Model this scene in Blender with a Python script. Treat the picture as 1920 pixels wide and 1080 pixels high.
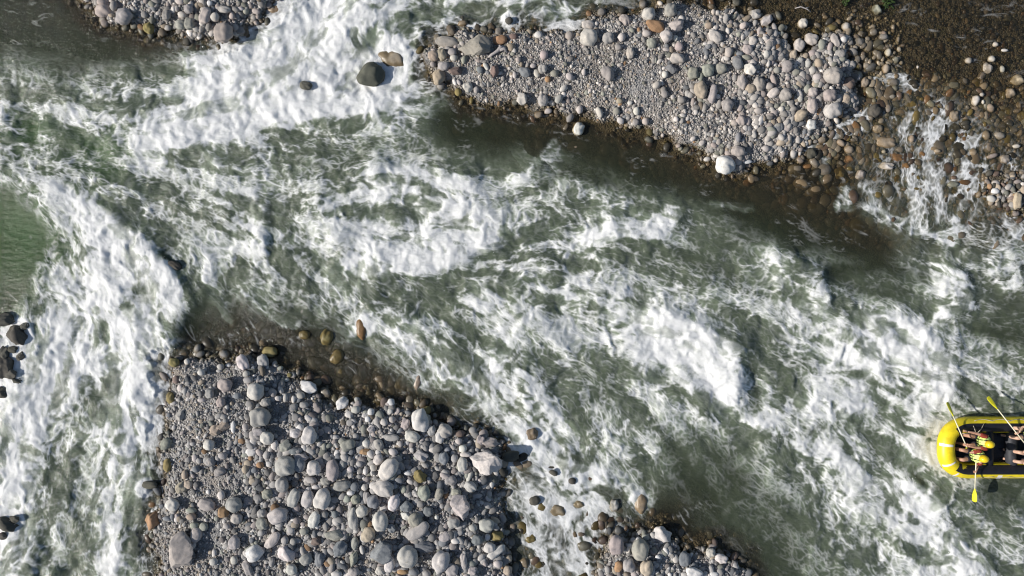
import bpy, bmesh, math, random
import numpy as np
from mathutils import Vector, Matrix, Quaternion

scene = bpy.context.scene
for o in list(bpy.data.objects): bpy.data.objects.remove(o)
COL = scene.collection
R = math.radians
CAM_H = 23.0
PPM = 60.0                                   # plan units per metre

# ---------------- camera, sky, sun, exposure ----------------
cam_d = bpy.data.cameras.new('camera'); cam = bpy.data.objects.new('camera', cam_d); COL.objects.link(cam)
cam.location = (0, 0, CAM_H); cam.rotation_euler = (0, 0, 0)
cam_d.sensor_width = 36; cam_d.lens = 36*CAM_H/32.0; cam_d.clip_end = 1000
scene.camera = cam
SUN_EL, SUN_AZ = R(29), R(10)                  # light travels to +x and slightly to +y
world = bpy.data.worlds.new('World'); scene.world = world; world.use_nodes = True
wn = world.node_tree.nodes; sky = wn.new('ShaderNodeTexSky'); sky.sky_type = 'NISHITA'; sky.sun_disc = False
sky.sun_elevation = SUN_EL; sky.sun_rotation = R(270)-SUN_AZ
world.node_tree.links.new(sky.outputs[0], wn['Background'].inputs[0]); wn['Background'].inputs[1].default_value = .08
sun_d = bpy.data.lights.new('sun', 'SUN'); sun_d.energy = 5.0; sun_d.angle = R(.53); sun_d.color = (1, .95, .88)
sun = bpy.data.objects.new('sun', sun_d); COL.objects.link(sun)
d = Vector((math.cos(SUN_EL)*math.cos(SUN_AZ), math.cos(SUN_EL)*math.sin(SUN_AZ), -math.sin(SUN_EL)))
sun.rotation_euler = d.to_track_quat('-Z', 'Y').to_euler(); sun.location = (-20, -5, 20)
scene.view_settings.view_transform = 'Standard'; scene.view_settings.look = 'None'
scene.view_settings.exposure = .14; scene.view_settings.gamma = 1
scene.cycles.filter_width = 1.15; scene.cycles.max_bounces = 6; scene.cycles.transparent_max_bounces = 12

# ---- everything below works on the river plan: u right, v down, 60 units to the metre ----
SP = 1.5
U0, V0, U1, V1 = -150, -120, 2070, 1200
NU, NV = int((U1-U0)/SP)+1, int((V1-V0)/SP)+1
UU, VV = np.meshgrid(U0+SP*np.arange(NU), V0+SP*np.arange(NV))
UU = UU.astype(np.float32); VV = VV.astype(np.float32)

def sstep(a, b, x):
    t = np.clip((x-a)/(b-a), 0, 1); return t*t*(3-2*t)

def gnoise(x, y, seed):
    r = np.random.RandomState(seed); N = 256
    ang = r.rand(N, N).astype(np.float32)*2*np.pi
    gx, gy = np.cos(ang), np.sin(ang)
    xi = np.floor(x).astype(np.int32); yi = np.floor(y).astype(np.int32)
    fx = x-xi; fy = y-yi
    sx = fx*fx*fx*(fx*(fx*6-15)+10); sy = fy*fy*fy*(fy*(fy*6-15)+10)
    x0 = xi & 255; x1 = (xi+1) & 255; y0 = yi & 255; y1 = (yi+1) & 255
    a = gx[y0, x0]*fx+gy[y0, x0]*fy
    b = gx[y0, x1]*(fx-1)+gy[y0, x1]*fy
    c = gx[y1, x0]*fx+gy[y1, x0]*(fy-1)
    d = gx[y1, x1]*(fx-1)+gy[y1, x1]*(fy-1)
    return ((a+(b-a)*sx)*(1-sy)+(c+(d-c)*sx)*sy)*1.5

def fbm(x, y, seed, oct=4, gain=.5):
    s = 0; a = 1; t = 0
    for i in range(oct):
        s = s+a*gnoise(x+17.3*i, y+9.1*i, seed+i); t += a; a *= gain; x = x*2.03; y = y*2.03
    return s/t

def sample(img, u, v):           # bilinear look-up of a field on the plan grid
    x = np.clip((u-U0)/SP, 0, NU-1.001); y = np.clip((v-V0)/SP, 0, NV-1.001)
    xi = x.astype(np.int32); yi = y.astype(np.int32); fx = (x-xi).astype(np.float32); fy = (y-yi).astype(np.float32)
    f = img.ravel(); k = yi*NU+xi
    return (f[k]*(1-fx)+f[k+1]*fx)*(1-fy)+(f[k+NU]*(1-fx)+f[k+NU+1]*fx)*fy

def blur(img, r):
    r = max(1, int(r/SP/2)); 
    for _ in range(3):
        for ax in (0, 1):
            p = np.pad(img, [(r+1, r) if a == ax else (0, 0) for a in (0, 1)], mode='edge').cumsum(axis=ax, dtype=np.float64)
            n = img.shape[ax]
            hi = np.take(p, np.arange(2*r+1, 2*r+1+n), axis=ax); lo = np.take(p, np.arange(0, n), axis=ax)
            img = ((hi-lo)/(2*r+1)).astype(np.float32)
    return img

def equalise(x):
    s = np.sort(x[::3, ::3].ravel()); q = np.linspace(0, 1, 2048); return np.interp(x, np.quantile(s, q), q).astype(np.float32)

def grid_field(rows, x0, y0, step, div=9.):
    g = np.array([[int(c) for c in r] for r in rows], np.float32)/div
    x = np.clip((UU-x0)/step, 0, g.shape[1]-1.001); y = np.clip((VV-y0)/step, 0, g.shape[0]-1.001)
    xi = x.astype(int); yi = y.astype(int); fx = x-xi; fy = y-yi
    return (g[yi, xi]*(1-fx)+g[yi, xi+1]*fx)*(1-fy)+(g[yi+1, xi]*(1-fx)+g[yi+1, xi+1]*fx)*fy

def seg_dist(pts, u, v, side=None):      # distance to a polyline, arc position 0..1 and signed offset along side
    best = np.full(u.shape, 1e9, np.float32); off = np.zeros_like(best); arc = np.zeros_like(best); n = len(pts)-1
    for i in range(n):
        (ax, ay), (bx, by) = pts[i], pts[i+1]
        dx, dy = bx-ax, by-ay; L2 = dx*dx+dy*dy
        t = np.clip(((u-ax)*dx+(v-ay)*dy)/L2, 0, 1)
        ex, ey = u-ax-t*dx, v-ay-t*dy; d = np.hypot(ex, ey); m = d < best
        best = np.where(m, d, best); arc = np.where(m, (i+t)/n, arc)
        if side is not None:
            nx, ny = -dy, dx; L = math.hypot(nx, ny)
            if nx*side[0]+ny*side[1] < 0: nx, ny = -nx, -ny
            off = np.where(m, (ex*nx+ey*ny)/L, off)
    return best, arc, off

def poly_sdf(pts, u, v):                  # negative inside
    best = np.full(u.shape, 1e9, np.float32); ins = np.zeros(u.shape, bool); n = len(pts)
    for i in range(n):
        (ax, ay), (bx, by) = pts[i], pts[(i+1) % n]
        dx, dy = bx-ax, by-ay; L2 = dx*dx+dy*dy
        t = np.clip(((u-ax)*dx+(v-ay)*dy)/L2, 0, 1)
        best = np.minimum(best, np.hypot(u-ax-t*dx, v-ay-t*dy))
        if ay != by:
            ins ^= ((ay > v) != (by > v)) & (u < (bx-ax)*(v-ay)/(by-ay)+ax)
    return np.where(ins, -best, best)

ROCKS = []
# ---- how white each 80 unit square of the river is, 0..9, read row by row ----
FOAM = ["000000788677753200000000",
        "211148998700000000000000",
        "788899988610000000002421",
        "544776523421120000002442",
        "665456456767433231003552",
        "179545656787667632101443",
        "389744577556565444542353",
        "599920123555567865666542",
        "898800001367446895578865",
        "887800000026644676776665",
        "976700000003765333576642",
        "846600000000655222355642",
        "756300000000652012245654",
        "746400000000662001234685"]
# foam crests: path, side on which the foam trails off, sharp width, trailing width, gain, lift in metres
CRESTS = [
 ([(570,-60),(520,20),(480,68),(400,95),(335,135)], (1,1), 12, 110, .5, .10),
 ([(800,188),(700,205),(600,213),(500,235),(400,262),(330,272),(230,268)], (0,-1), 10, 70, .45, .12),
 ([(700,-60),(640,40),(600,120),(520,190)], (-1,0), 40, 60, .3, .12),
 ([(780,90),(760,150),(790,180)], (-1,0), 10, 60, .4, .08),
 ([(-80,300),(0,318),(100,345),(190,395),(250,440),(330,520),(350,565),(320,640),(312,740),(300,820)], (-1,.3), 14, 90, .5, .22),
 ([(95,440),(65,520),(45,580),(55,650),(30,730),(-20,800)], (1,.2), 14, 80, .4, .12),
 ([(150,430),(210,520),(260,610),(270,700),(230,800),(200,900)], (-1,0), 30, 60, .25, .18),
 ([(300,800),(240,840),(255,900),(290,950)], (-1,0), 16, 60, .35, .08),
 ([(20,860),(60,930),(40,1000),(20,1100)], (-1,0), 40, 60, .3, .1),
 ([(215,960),(230,1030),(200,1120)], (-1,0), 25, 40, .35, .06),
 ([(600,330),(700,322),(800,320),(870,335),(908,368)], (0,1), 10, 70, .35, .14),
 ([(908,360),(895,380),(850,388),(790,372)], (0,-1), 8, 50, .35, .1),
 ([(655,522),(700,512),(745,518),(790,508),(835,497),(900,478),(960,450)], (0,-1), 7, 90, .45, .2),
 ([(955,345),(990,325),(1010,300),(1050,258)], (-.5,.6), 7, 34, .5, .1),
 ([(1085,440),(1125,458),(1165,442),(1230,445),(1275,408),(1268,370)], (-.3,-1), 6, 48, .55, .16),
 ([(1045,330),(1110,360),(1180,380),(1240,400)], (0,1), 12, 30, .25, .08),
 ([(480,345),(490,390),(495,440),(500,480)], (-1,0), 7, 60, .35, .14),
 ([(540,330),(600,380),(640,450),(660,520)], (1,-.3), 14, 50, .25, .12),
 ([(380,485),(395,540),(415,590),(440,610)], (1,-.4), 4, 12, .5, .03),
 ([(440,530),(500,590),(560,620)], (1,-1), 4, 16, .35, .03),
 ([(650,640),(690,600),(688,640)], (-1,0), 5, 22, .45, .05),
 ([(700,555),(760,600),(830,640),(880,690),(930,712),(955,668),(1000,715),(1040,770),(1055,800)], (-1,.6), 7, 60, .35, .12),
 ([(860,560),(930,590),(1010,610),(1060,660)], (0,-1), 8, 50, .3, .12),
 ([(1000,540),(1080,530),(1160,560),(1240,590)], (0,1), 12, 60, .25, .12),
 ([(1160,600),(1240,590),(1310,610),(1360,640),(1394,662),(1385,705),(1372,752),(1340,770)], (-1,.4), 10, 130, .5, .2),
 ([(1420,480),(1490,482),(1532,512),(1552,555),(1545,600)], (-1,.5), 8, 70, .4, .2),
 ([(1560,600),(1620,650),(1660,700)], (-1,.8), 14, 60, .25, .12),
 ([(1740,490),(1795,508),(1828,545),(1822,572),(1785,590),(1745,606)], (-1,0), 6, 80, .5, .2),
 ([(1850,512),(1903,500),(1912,530),(1872,548)], (-1,0), 6, 40, .45, .12),
 ([(1590,585),(1660,590),(1720,605),(1750,645),(1790,690),(1782,732),(1735,765)], (-1,.5), 12, 120, .45, .18),
 ([(1388,792),(1440,806),(1505,792),(1580,780),(1650,750)], (0,-1), 7, 44, .45, .14),
 ([(1770,790),(1745,830),(1760,880)], (-1,0), 10, 60, .3, .12),
 ([(1480,810),(1550,830),(1590,870),(1640,900)], (-.5,1), 10, 50, .3, .1),
 ([(1650,890),(1720,905),(1765,950),(1795,1000),(1840,1050),(1900,1110)], (-1,.8), 8, 90, .45, .2),
 ([(1880,960),(1920,990),(1980,1030)], (0,-1), 14, 50, .4, .1),
 ([(1500,800),(1560,880),(1610,950),(1680,1010),(1760,1080)], (1,-1), 14, 40, .2, .08),
 ([(1145,745),(1190,770),(1225,810),(1240,850)], (-1,.6), 5, 26, .45, .08),
 ([(1250,640),(1310,740),(1360,800)], (1,-.6), 14, 50, .25, .12),
 ([(955,790),(1000,830),(1060,868),(1135,885),(1162,925)], (-1,1), 6, 46, .45, .08),
 ([(960,800),(1005,890),(1030,980),(1065,1110)], (1,0), 30, 60, .40, .04), ([(1110,890),(1145,940),(1105,1010),(1090,1100)], (-1,0), 10, 40, .40, .03),
 ([(985,900),(1000,960),(1035,1010),(1080,1090)], (1,0), 10, 50, .35, .06),
 ([(1130,880),(1150,920),(1130,985)], (-1,0), 6, 30, .4, .05),
 ([(1050,70),(1085,45),(1088,12),(1050,8)], (-1,0), 6, 30, .4, .06),
 ([(1635,150),(1695,140),(1728,168)], (0,1), 6, 12, .70, .02),
 ([(1738,190),(1755,225),(1748,270),(1738,320),(1768,372),(1750,432)], (1,0), 14, 20, .70, .03),
 ([(1820,235),(1805,300),(1818,345),(1800,400),(1785,440)], (1,0), 12, 18, .70, .03),
 ([(1560,250),(1600,222),(1650,210)], (0,-1), 5, 12, .70, .01),
 ([(1480,300),(1560,262),(1630,235)], (0,-1), 6, 11, .7, .01),
 ([(1585,350),(1590,388),(1565,392)], (-1,0), 8, 14, .70, .01),
 ([(1615,385),(1690,412),(1720,395)], (0,1), 7, 14, .70, .01),
 ([(1690,432),(1740,440),(1790,462)], (0,-1), 6, 16, .70, .02),
 ([(1860,400),(1885,420),(1925,445)], (0,-1), 8, 16, .70, .02),
 ([(1800,255),(1770,300),(1790,330)], (1,0), 8, 10, .5, .01), ([(1850,300),(1840,360),(1815,420)], (1,0), 9, 14, .70, .01),
 ([(1660,205),(1690,235),(1680,262)], (1,0), 5, 8, .45, .01), ([(1700,310),(1712,370),(1700,420)], (1,0), 9, 14, .70, .01), ([(1630,395),(1640,360),(1610,345)], (1,0), 5, 8, .4, .01),
 ([(1540,350),(1530,300),(1560,300)], (1,0), 5, 8, .4, .01), ([(1890,300),(1920,330)], (1,0), 6, 9, .4, .01),
 ([(1330,385),(1420,392)], (0,-1), 4, 8, .45, .01),
 ([(1480,545),(1600,560)], (0,1), 4, 20, .2, .03)]
# dark slicks and troughs: path, half width, strength
HOLES = [
 ([(840,225),(1000,245),(1150,285),(1300,345),(1450,400),(1650,465)], 34, .58), ([(350,620),(470,640),(600,690),(720,740),(820,780)], 40, .75), ([(1560,505),(1650,500),(1740,520)], 20, .5),
 ([(1396,668),(1410,700),(1420,760)], 14, .6), ([(1440,640),(1500,690),(1480,740)], 26, .35),
 ([(505,390),(512,450),(530,500)], 9, .45), ([(540,640),(620,620)], 20, .4),
 ([(265,545),(210,590),(175,660)], 12, .3), ([(170,745),(115,830),(90,930),(85,1040)], 18, .45),
 ([(170,850),(150,960),(140,1060)], 26, .35), ([(55,240),(60,262)], 22, .6), ([(180,270),(200,320)], 24, .4),
 ([(0,400),(40,450),(0,540)], 78, 1.), ([(905,385),(980,360),(1050,330)], 14, .3), ([(960,455),(985,450)], 12, .5),
 ([(740,520),(790,535),(850,530)], 12, .4), ([(1170,470),(1290,480),(1380,520)], 20, .4),
 ([(1560,520),(1620,545),(1700,550)], 22, .45), ([(1830,610),(1920,640)], 24, .5), ([(1480,795),(1560,798)], 20, .5),
 ([(1100,690),(1180,760),(1270,850),(1330,940)], 26, .35), ([(1240,700),(1300,800),(1390,900)], 24, .3),
 ([(1630,790),(1640,840),(1650,870)], 12, .45), ([(700,270),(640,330),(560,300)], 16, .4), ([(310,480),(335,500)], 14, .8),
 ([(1860,920),(1920,960)], 30, .5), ([(1010,290),(1090,330),(1180,350)], 18, .4), ([(830,590),(900,640),(960,660)], 10, .35)]
FLOW = [(900,40,-1,.2),(650,60,-.6,.8),(580,120,-.7,.6),(450,170,-1,.35),(300,210,-1,.2),(100,200,1,.1),(0,430,1,.6),(150,500,.35,1),(150,700,-.15,1),(150,950,-.25,1),
 (400,550,.6,1),(550,550,1,.8),(700,600,1,.9),(850,700,1,1),(1000,800,.9,1),(1100,900,.8,1),(1050,1000,.3,1),(300,300,1,.35),(500,300,1,.3),(700,400,1,-.1),(900,420,1,-.2),
 (1100,400,1,-.1),(1100,550,1,.3),(1300,550,1,.3),(1300,700,1,.8),(1500,650,1,.6),(1700,650,1,.5),(1850,550,1,.1),(1500,850,1,.9),(1700,950,1,.9),(1300,950,.9,1),(1880,850,1,.5),
 (1700,60,1,.1),(1750,300,-.3,1),(1300,330,1,.2),(1000,240,1,.15),(600,650,1,.5),(200,60,1,.1)]

def flow_angle():
    cx = np.zeros_like(UU); cy = np.zeros_like(UU)
    for x, y, dx, dy in FLOW:
        w = 1/((UU-x)**2+(VV-y)**2+3000)**1.5
        a = 2*math.atan2(dy, dx); cx += w*math.cos(a); cy += w*math.sin(a)
    return .5*np.arctan2(cy, cx)

def lic(tex, ang, steps, h, cs=None):
    ca_, sa_ = cs if cs else (CA, SA)
    out = tex.copy(); wsum = 1.
    for sgn in (1, -1):
        u, v = UU.copy(), VV.copy(); a = ang
        pdx, pdy = np.cos(a)*sgn, np.sin(a)*sgn
        for i in range(steps):
            u = u+pdx*h; v = v+pdy*h
            w = 1-(i+1)/(steps+1); out += w*sample(tex, u, v); wsum += w
            a = sample(ca_, u, v), sample(sa_, u, v)
            s = np.where(a[0]*pdx+a[1]*pdy < 0, -1, 1)
            pdx, pdy = a[0]*s, a[1]*s
    return out/wsum

def build_fields():
    global CA, SA
    F = {}
    ang = flow_angle()
    swirl = fbm(UU/150, VV/150, 50, 3)*1.5+fbm(UU/45, VV/45, 60, 2)*.9
    a = ang+swirl; CA, SA = np.cos(a), np.sin(a)
    # density of foam
    w1 = fbm(UU/110, VV/110, 3, 4)*34; w2 = fbm(UU/110, VV/110, 13, 4)*34
    Dg = grid_field(FOAM, 40, 40, 80); Dg = blur(Dg, 50)
    D = sample(Dg, UU+w1, VV+w2)
    wu = fbm(UU/42, VV/42, 23, 4)*13; wv = fbm(UU/42, VV/42, 33, 4)*13
    lift = np.zeros_like(UU); crest = np.zeros_like(UU)
    for pts, side, ws, wh, amp, hh in CRESTS:
        xs = [p[0] for p in pts]; ys = [p[1] for p in pts]; m = wh*2+30
        i0, i1 = max(0, int((min(ys)-m-V0)/SP)), min(NV, int((max(ys)+m-V0)/SP)); j0, j1 = max(0, int((min(xs)-m-U0)/SP)), min(NU, int((max(xs)+m-U0)/SP))
        s = np.s_[i0:i1, j0:j1]
        d, t, o = seg_dist(pts, (UU+wu)[s], (VV+wv)[s], side)
        w = np.where(o > 0, wh, ws)
        k = np.exp(-(d/w)**1.6)*sstep(0, .12, t+.03)*sstep(0, .12, 1.03-t)
        crest[s] = np.maximum(crest[s], k*amp)
        kh = np.exp(-(d/np.where(o > 0, wh*.55, ws*1.4+5))**1.5)*sstep(-.02, .2, t)*sstep(-.02, .2, 1-t)
        lift[s] = np.maximum(lift[s], kh*hh)
    D = D*.88+crest*1.05*(1-D*.35)
    trough = np.zeros_like(UU)
    for pts, hw, st in HOLES:
        d, t, o = seg_dist(pts, UU+wu*1.3, VV+wv*1.3)
        k = np.exp(-(d/hw)**2)*st; D = D*(1-k); trough = np.maximum(trough, k)
    for ru, rv, rr in ROCKS:                  # broken water piled round the rocks that stand in the current
        i0, i1 = max(0, int((rv-3*rr-V0)/SP)), min(NV, int((rv+3*rr-V0)/SP)); j0, j1 = max(0, int((ru-3*rr-U0)/SP)), min(NU, int((ru+3*rr-U0)/SP))
        s = np.s_[i0:i1, j0:j1]; d = np.hypot(UU[s]+wu[s]*.6-ru, VV[s]+wv[s]*.6-rv)
        D[s] += .45*np.exp(-((d-rr)/(rr*.38+4))**2)*sstep(.12, .4, D[s])
    D = np.clip(D, 0, 1.1)
    # lace: swirled ridged noise, thin threads and streaks along the flow
    q1 = fbm(UU/70, VV/70, 71, 4)*34; q2 = fbm(UU/70, VV/70, 81, 4)*34
    x, y = UU+q1, VV+q2
    net = 0; amp = 1; tot = 0
    for i, sc in enumerate((38, 20, 10.5, 5.6)):
        net = net+amp*(1-np.abs(gnoise(x/sc+5*i, y/sc+3*i, 90+i))*2.4); tot += amp; amp *= .75
    net = equalise(lic((net/tot).astype(np.float32), a, 2, 1.6))
    r = np.random.RandomState(5)
    st = equalise(lic(blur(r.rand(NV, NU).astype(np.float32), 3.2), a, 9, 2.0))
    st2 = equalise(lic(blur(r.rand(NV, NU).astype(np.float32), 8), a, 10, 5.0))
    clump = equalise(fbm(UU/75+q1/50, VV/75+q2/50, 120, 5, .6))
    a2 = ang+swirl*.33; cs2 = (np.cos(a2), np.sin(a2))
    tongue = equalise(lic(fbm(UU/46+q1/60, VV/46+q2/60, 130, 5, .62).astype(np.float32), a2, 12, 7.0, cs2))
    e1 = fbm(UU/20, VV/20, 500, 3)*9; e2 = fbm(UU/20, VV/20, 510, 3)*9
    ca, sa = np.cos(ang), np.sin(ang)
    thr = np.zeros_like(UU)
    for i, (sc, wd, am, k) in enumerate(((62, .10, .75, 7), (42, .13, .9, 7), (28, .17, 1., 7), (19, .24, .95, 6), (13, .34, .8, 5), (9, .46, .55, 4))):
        xs, ys = x*.6+UU*.4+e1*min(.6, sc/60), y*.6+VV*.4+e2*min(.6, sc/60)
        n = gnoise(xs/sc+3*i, ys/sc+7*i, 140+i)+.4*gnoise(xs/sc*2.1+i, ys/sc*2.1, 150+i)
        n = lic(n.astype(np.float32), a2, k, sc/9., cs2); n /= n.std()
        gate = sstep(-.20, .35, gnoise(UU/(sc*1.8), VV/(sc*1.8), 160+i)) if i < 5 else 1.
        thr = np.maximum(thr, np.exp(-(n/wd)**2)*am*gate)
    thr = lic(thr.astype(np.float32), a2, 1, 1.5, cs2)*1.1
    n1 = equalise(tongue*.50+clump*.26+net*.36+st2*.10+st*.12)
    Dd = np.clip(D, 0, 1.1)
    milk = .34*sstep(.05, .35, D)+.72*sstep(.12, 1.0, Dd*.85+(tongue-.5)*.45*sstep(0, .3, D)+(clump-.5)*.45*sstep(0, .3, D)+(net-.5)*.15*sstep(0, .3, D))
    T = sstep(-.46, .42, n1-(1-Dd**1.55)-.05)*sstep(.05, .3, D)
    cap = (.05+.95*sstep(.22, .95, D))*(.84+.16*net)
    foam = T**1.3*cap
    foam = foam*(1-.18*sstep(.55, .08, st*.45+tongue*.35+net*.2)*sstep(.45, .95, D))
    R = np.clip(thr*1.1, 0, 1)*sstep(.08, .55, D)*(.12+.88*sstep(.15, .75, n1))
    foam = 1-(1-foam)*(1-np.clip(.95*R, 0, .9))
    foam = np.maximum(foam, np.clip(thr-.25, 0, 1)*sstep(.55, .95, st)*.30*sstep(.35, .7, gnoise(UU/90, VV/60, 777)+.35))
    foam = foam+.30*(foam-blur(foam, 3))+.15*(foam-blur(foam, 14))
    F['foam'] = np.clip(foam, 0, 1).astype(np.float32); F['milk'] = milk.astype(np.float32)
    F['D'] = D; F['lift'] = lift; F['trough'] = trough; F['ang'] = ang; F['st'] = st; F['st2'] = st2; F['net'] = net; F['clump'] = clump; F['thr'] = thr
    return F

# ---------------- small helpers ----------------
def P(u, v, z=0.):                            # photograph plan (60 units to the metre) -> metres
    return Vector(((u-960)/PPM, (540-v)/PPM, z))
def seen(u, v, z):                            # where a thing at height z stands when the drone sees it over u, v
    k = 1-z/CAM_H
    return 960+(u-960)*k, 540+(v-540)*k
def tag(o, label=None, cat=None, group=None, kind=None):
    for k, x in (('label', label), ('category', cat), ('group', group), ('kind', kind)):
        if x: o[k] = x
    return o
def link(name, me, mats=(), parent=None):
    o = bpy.data.objects.new(name, me); COL.objects.link(o)
    for m in mats: me.materials.append(m)
    if parent: o.parent = parent
    return o
def empty(name, loc, rz=0.):
    o = bpy.data.objects.new(name, None); COL.objects.link(o); o.location = loc; o.rotation_euler = (0, 0, rz); o.empty_display_size = .2
    return o
def mesh(name, vs, fs, smooth=True):
    me = bpy.data.meshes.new(name); me.from_pydata([tuple(v) for v in vs], [], [tuple(f) for f in fs]); me.update()
    if smooth: me.polygons.foreach_set('use_smooth', [True]*len(me.polygons))
    return me
def big_mesh(name, co, faces, attrs=None):    # numpy arrays straight into a mesh
    me = bpy.data.meshes.new(name); n = len(co); m, k = faces.shape
    me.vertices.add(n); me.vertices.foreach_set('co', np.ascontiguousarray(co, np.float32).ravel())
    me.loops.add(m*k); me.loops.foreach_set('vertex_index', np.ascontiguousarray(faces, np.int32).ravel())
    me.polygons.add(m); me.polygons.foreach_set('loop_start', np.arange(0, m*k, k, dtype=np.int32))
    me.polygons.foreach_set('use_smooth', np.ones(m, bool))
    for nm, (ty, arr) in (attrs or {}).items():
        a = me.attributes.new(nm, ty, 'POINT')
        a.data.foreach_set('color' if ty == 'FLOAT_COLOR' else 'value', np.ascontiguousarray(arr, np.float32).ravel())
    me.update(calc_edges=True); me.validate(); return me

class Mat:
    def __init__(s, name):
        s.m = bpy.data.materials.new(name); s.m.use_nodes = True; s.n = s.m.node_tree.nodes; s.l = s.m.node_tree.links
        s.p = s.n['Principled BSDF']; s.out = s.n['Material Output']
    def new(s, t, **kw):
        x = s.n.new(t)
        for k, v in kw.items(): setattr(x, k, v)
        return x
    def link(s, a, b): s.l.new(a, b)
    def val(s, sock, v):
        if hasattr(v, 'node'): s.l.new(v, sock)
        else: sock.default_value = v
    def math(s, op, a, b=0., c=None, clamp=False):
        x = s.new('ShaderNodeMath', operation=op, use_clamp=clamp); s.val(x.inputs[0], a); s.val(x.inputs[1], b)
        if c is not None: s.val(x.inputs[2], c)
        return x.outputs[0]
    def ramp(s, v, a, b, lo=0., hi=1.):
        x = s.new('ShaderNodeMapRange', interpolation_type='SMOOTHSTEP'); s.val(x.inputs[0], v)
        for i, q in enumerate((a, b, lo, hi)): x.inputs[1+i].default_value = q
        return x.outputs[0]
    def mix(s, f, a, b, mode='MIX'):
        x = s.new('ShaderNodeMix', data_type='RGBA', blend_type=mode); s.val(x.inputs[0], f)
        for k, q in ((6, a), (7, b)):
            if isinstance(q, (tuple, list)): q = tuple(q)+(1,) if len(q) == 3 else tuple(q)
            s.val(x.inputs[k], q)
        return x.outputs[2]
    def noise(s, vec, scale, detail=4., rough=.55, out=0):
        x = s.new('ShaderNodeTexNoise'); s.val(x.inputs['Vector'], vec); x.inputs['Scale'].default_value = scale
        x.inputs['Detail'].default_value = detail; x.inputs['Roughness'].default_value = rough
        return x.outputs[out]
    def bump(s, h, st=.3, dist=.02):
        x = s.new('ShaderNodeBump'); s.val(x.inputs['Height'], h); x.inputs['Strength'].default_value = st; x.inputs['Distance'].default_value = dist
        s.l.new(x.outputs[0], s.p.inputs['Normal']); return x.outputs[0]
def plain(name, col, rough=.5, spec=.4, var=.12, scale=30., bump=.0, obj=True):
    m = Mat(name); tc = m.new('ShaderNodeTexCoord'); n = m.noise(tc.outputs['Object'], scale)
    f = m.ramp(n, .3, .7)
    m.link(m.mix(f, tuple(c*(1-var) for c in col), tuple(min(1, c*(1+var)) for c in col)), m.p.inputs['Base Color'])
    m.p.inputs['Roughness'].default_value = rough; m.p.inputs['Specular IOR Level'].default_value = spec
    if bump: m.bump(n, bump, .01)
    return m.m

# ---------------- materials of the place ----------------
def stone_mat(name, loose):
    m = Mat(name); geo = m.new('ShaderNodeNewGeometry'); pos = geo.outputs['Position']
    z = m.new('ShaderNodeSeparateXYZ'); m.link(pos, z.inputs[0]); tc = m.new('ShaderNodeTexCoord')
    if loose:
        a = m.new('ShaderNodeAttribute', attribute_name='tint'); base = a.outputs['Color']; vec = pos
    else:
        a = m.new('ShaderNodeObjectInfo'); base = a.outputs['Color']
        add = m.new('ShaderNodeVectorMath', operation='ADD'); m.link(pos, add.inputs[0]); sc = m.new('ShaderNodeVectorMath', operation='SCALE')
        cmb = m.new('ShaderNodeCombineXYZ'); m.link(a.outputs['Random'], cmb.inputs[0]); m.link(a.outputs['Random'], cmb.inputs[2])
        m.link(cmb.outputs[0], sc.inputs[0]); sc.inputs['Scale'].default_value = 90.; m.link(sc.outputs[0], add.inputs[1]); vec = add.outputs[0]
    big = m.noise(vec, 5., 5.); fine = m.noise(vec, 60., 3.)
    c = m.mix(m.ramp(big, .3, .7), m.mix(1., base, (.88, .885, .89), 'MULTIPLY'), m.mix(1., base, (1.12, 1.1, 1.08), 'MULTIPLY'))
    c = m.mix(m.ramp(fine, .42, .62, 0, .45), m.mix(1., c, (.80, .79, .78), 'MULTIPLY'), c)
    if not loose:                              # a few pale or rusty veins
        v = m.noise(vec, 2.2, 6., .6); vein = m.math('ABSOLUTE', m.math('SUBTRACT', v, .5))
        c = m.mix(m.ramp(vein, .0, .012, .32, 0.), c, m.mix(1., c, (1.5, 1.4, 1.3), 'MULTIPLY'))
        lich = m.ramp(m.noise(vec, 9., 3.), .60, .68, 0., .4); c = m.mix(lich, c, m.mix(1., c, (.62, .58, .5), 'MULTIPLY'))
    wn_ = m.noise(pos, 7., 3.)
    wl = m.math('ADD', z.outputs[2], m.math('MULTIPLY', m.math('SUBTRACT', wn_, .5), -.09))
    wet = m.ramp(wl, .025, .125, 1., 0.)
    c = m.mix(wet, c, m.mix(1., c, (.50, .44, .335), 'MULTIPLY'))
    m.link(c, m.p.inputs['Base Color'])
    m.link(m.math('MULTIPLY_ADD', wet, -.5, .86), m.p.inputs['Roughness']); m.p.inputs['Specular IOR Level'].default_value = .35
    m.bump(m.math('ADD', m.math('MULTIPLY', fine, .35), m.noise(vec, 22., 4.)), .35, .012)
    return m.m
STONE = stone_mat('river_stone', False); PEBBLE = stone_mat('loose_pebbles', True)

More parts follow.
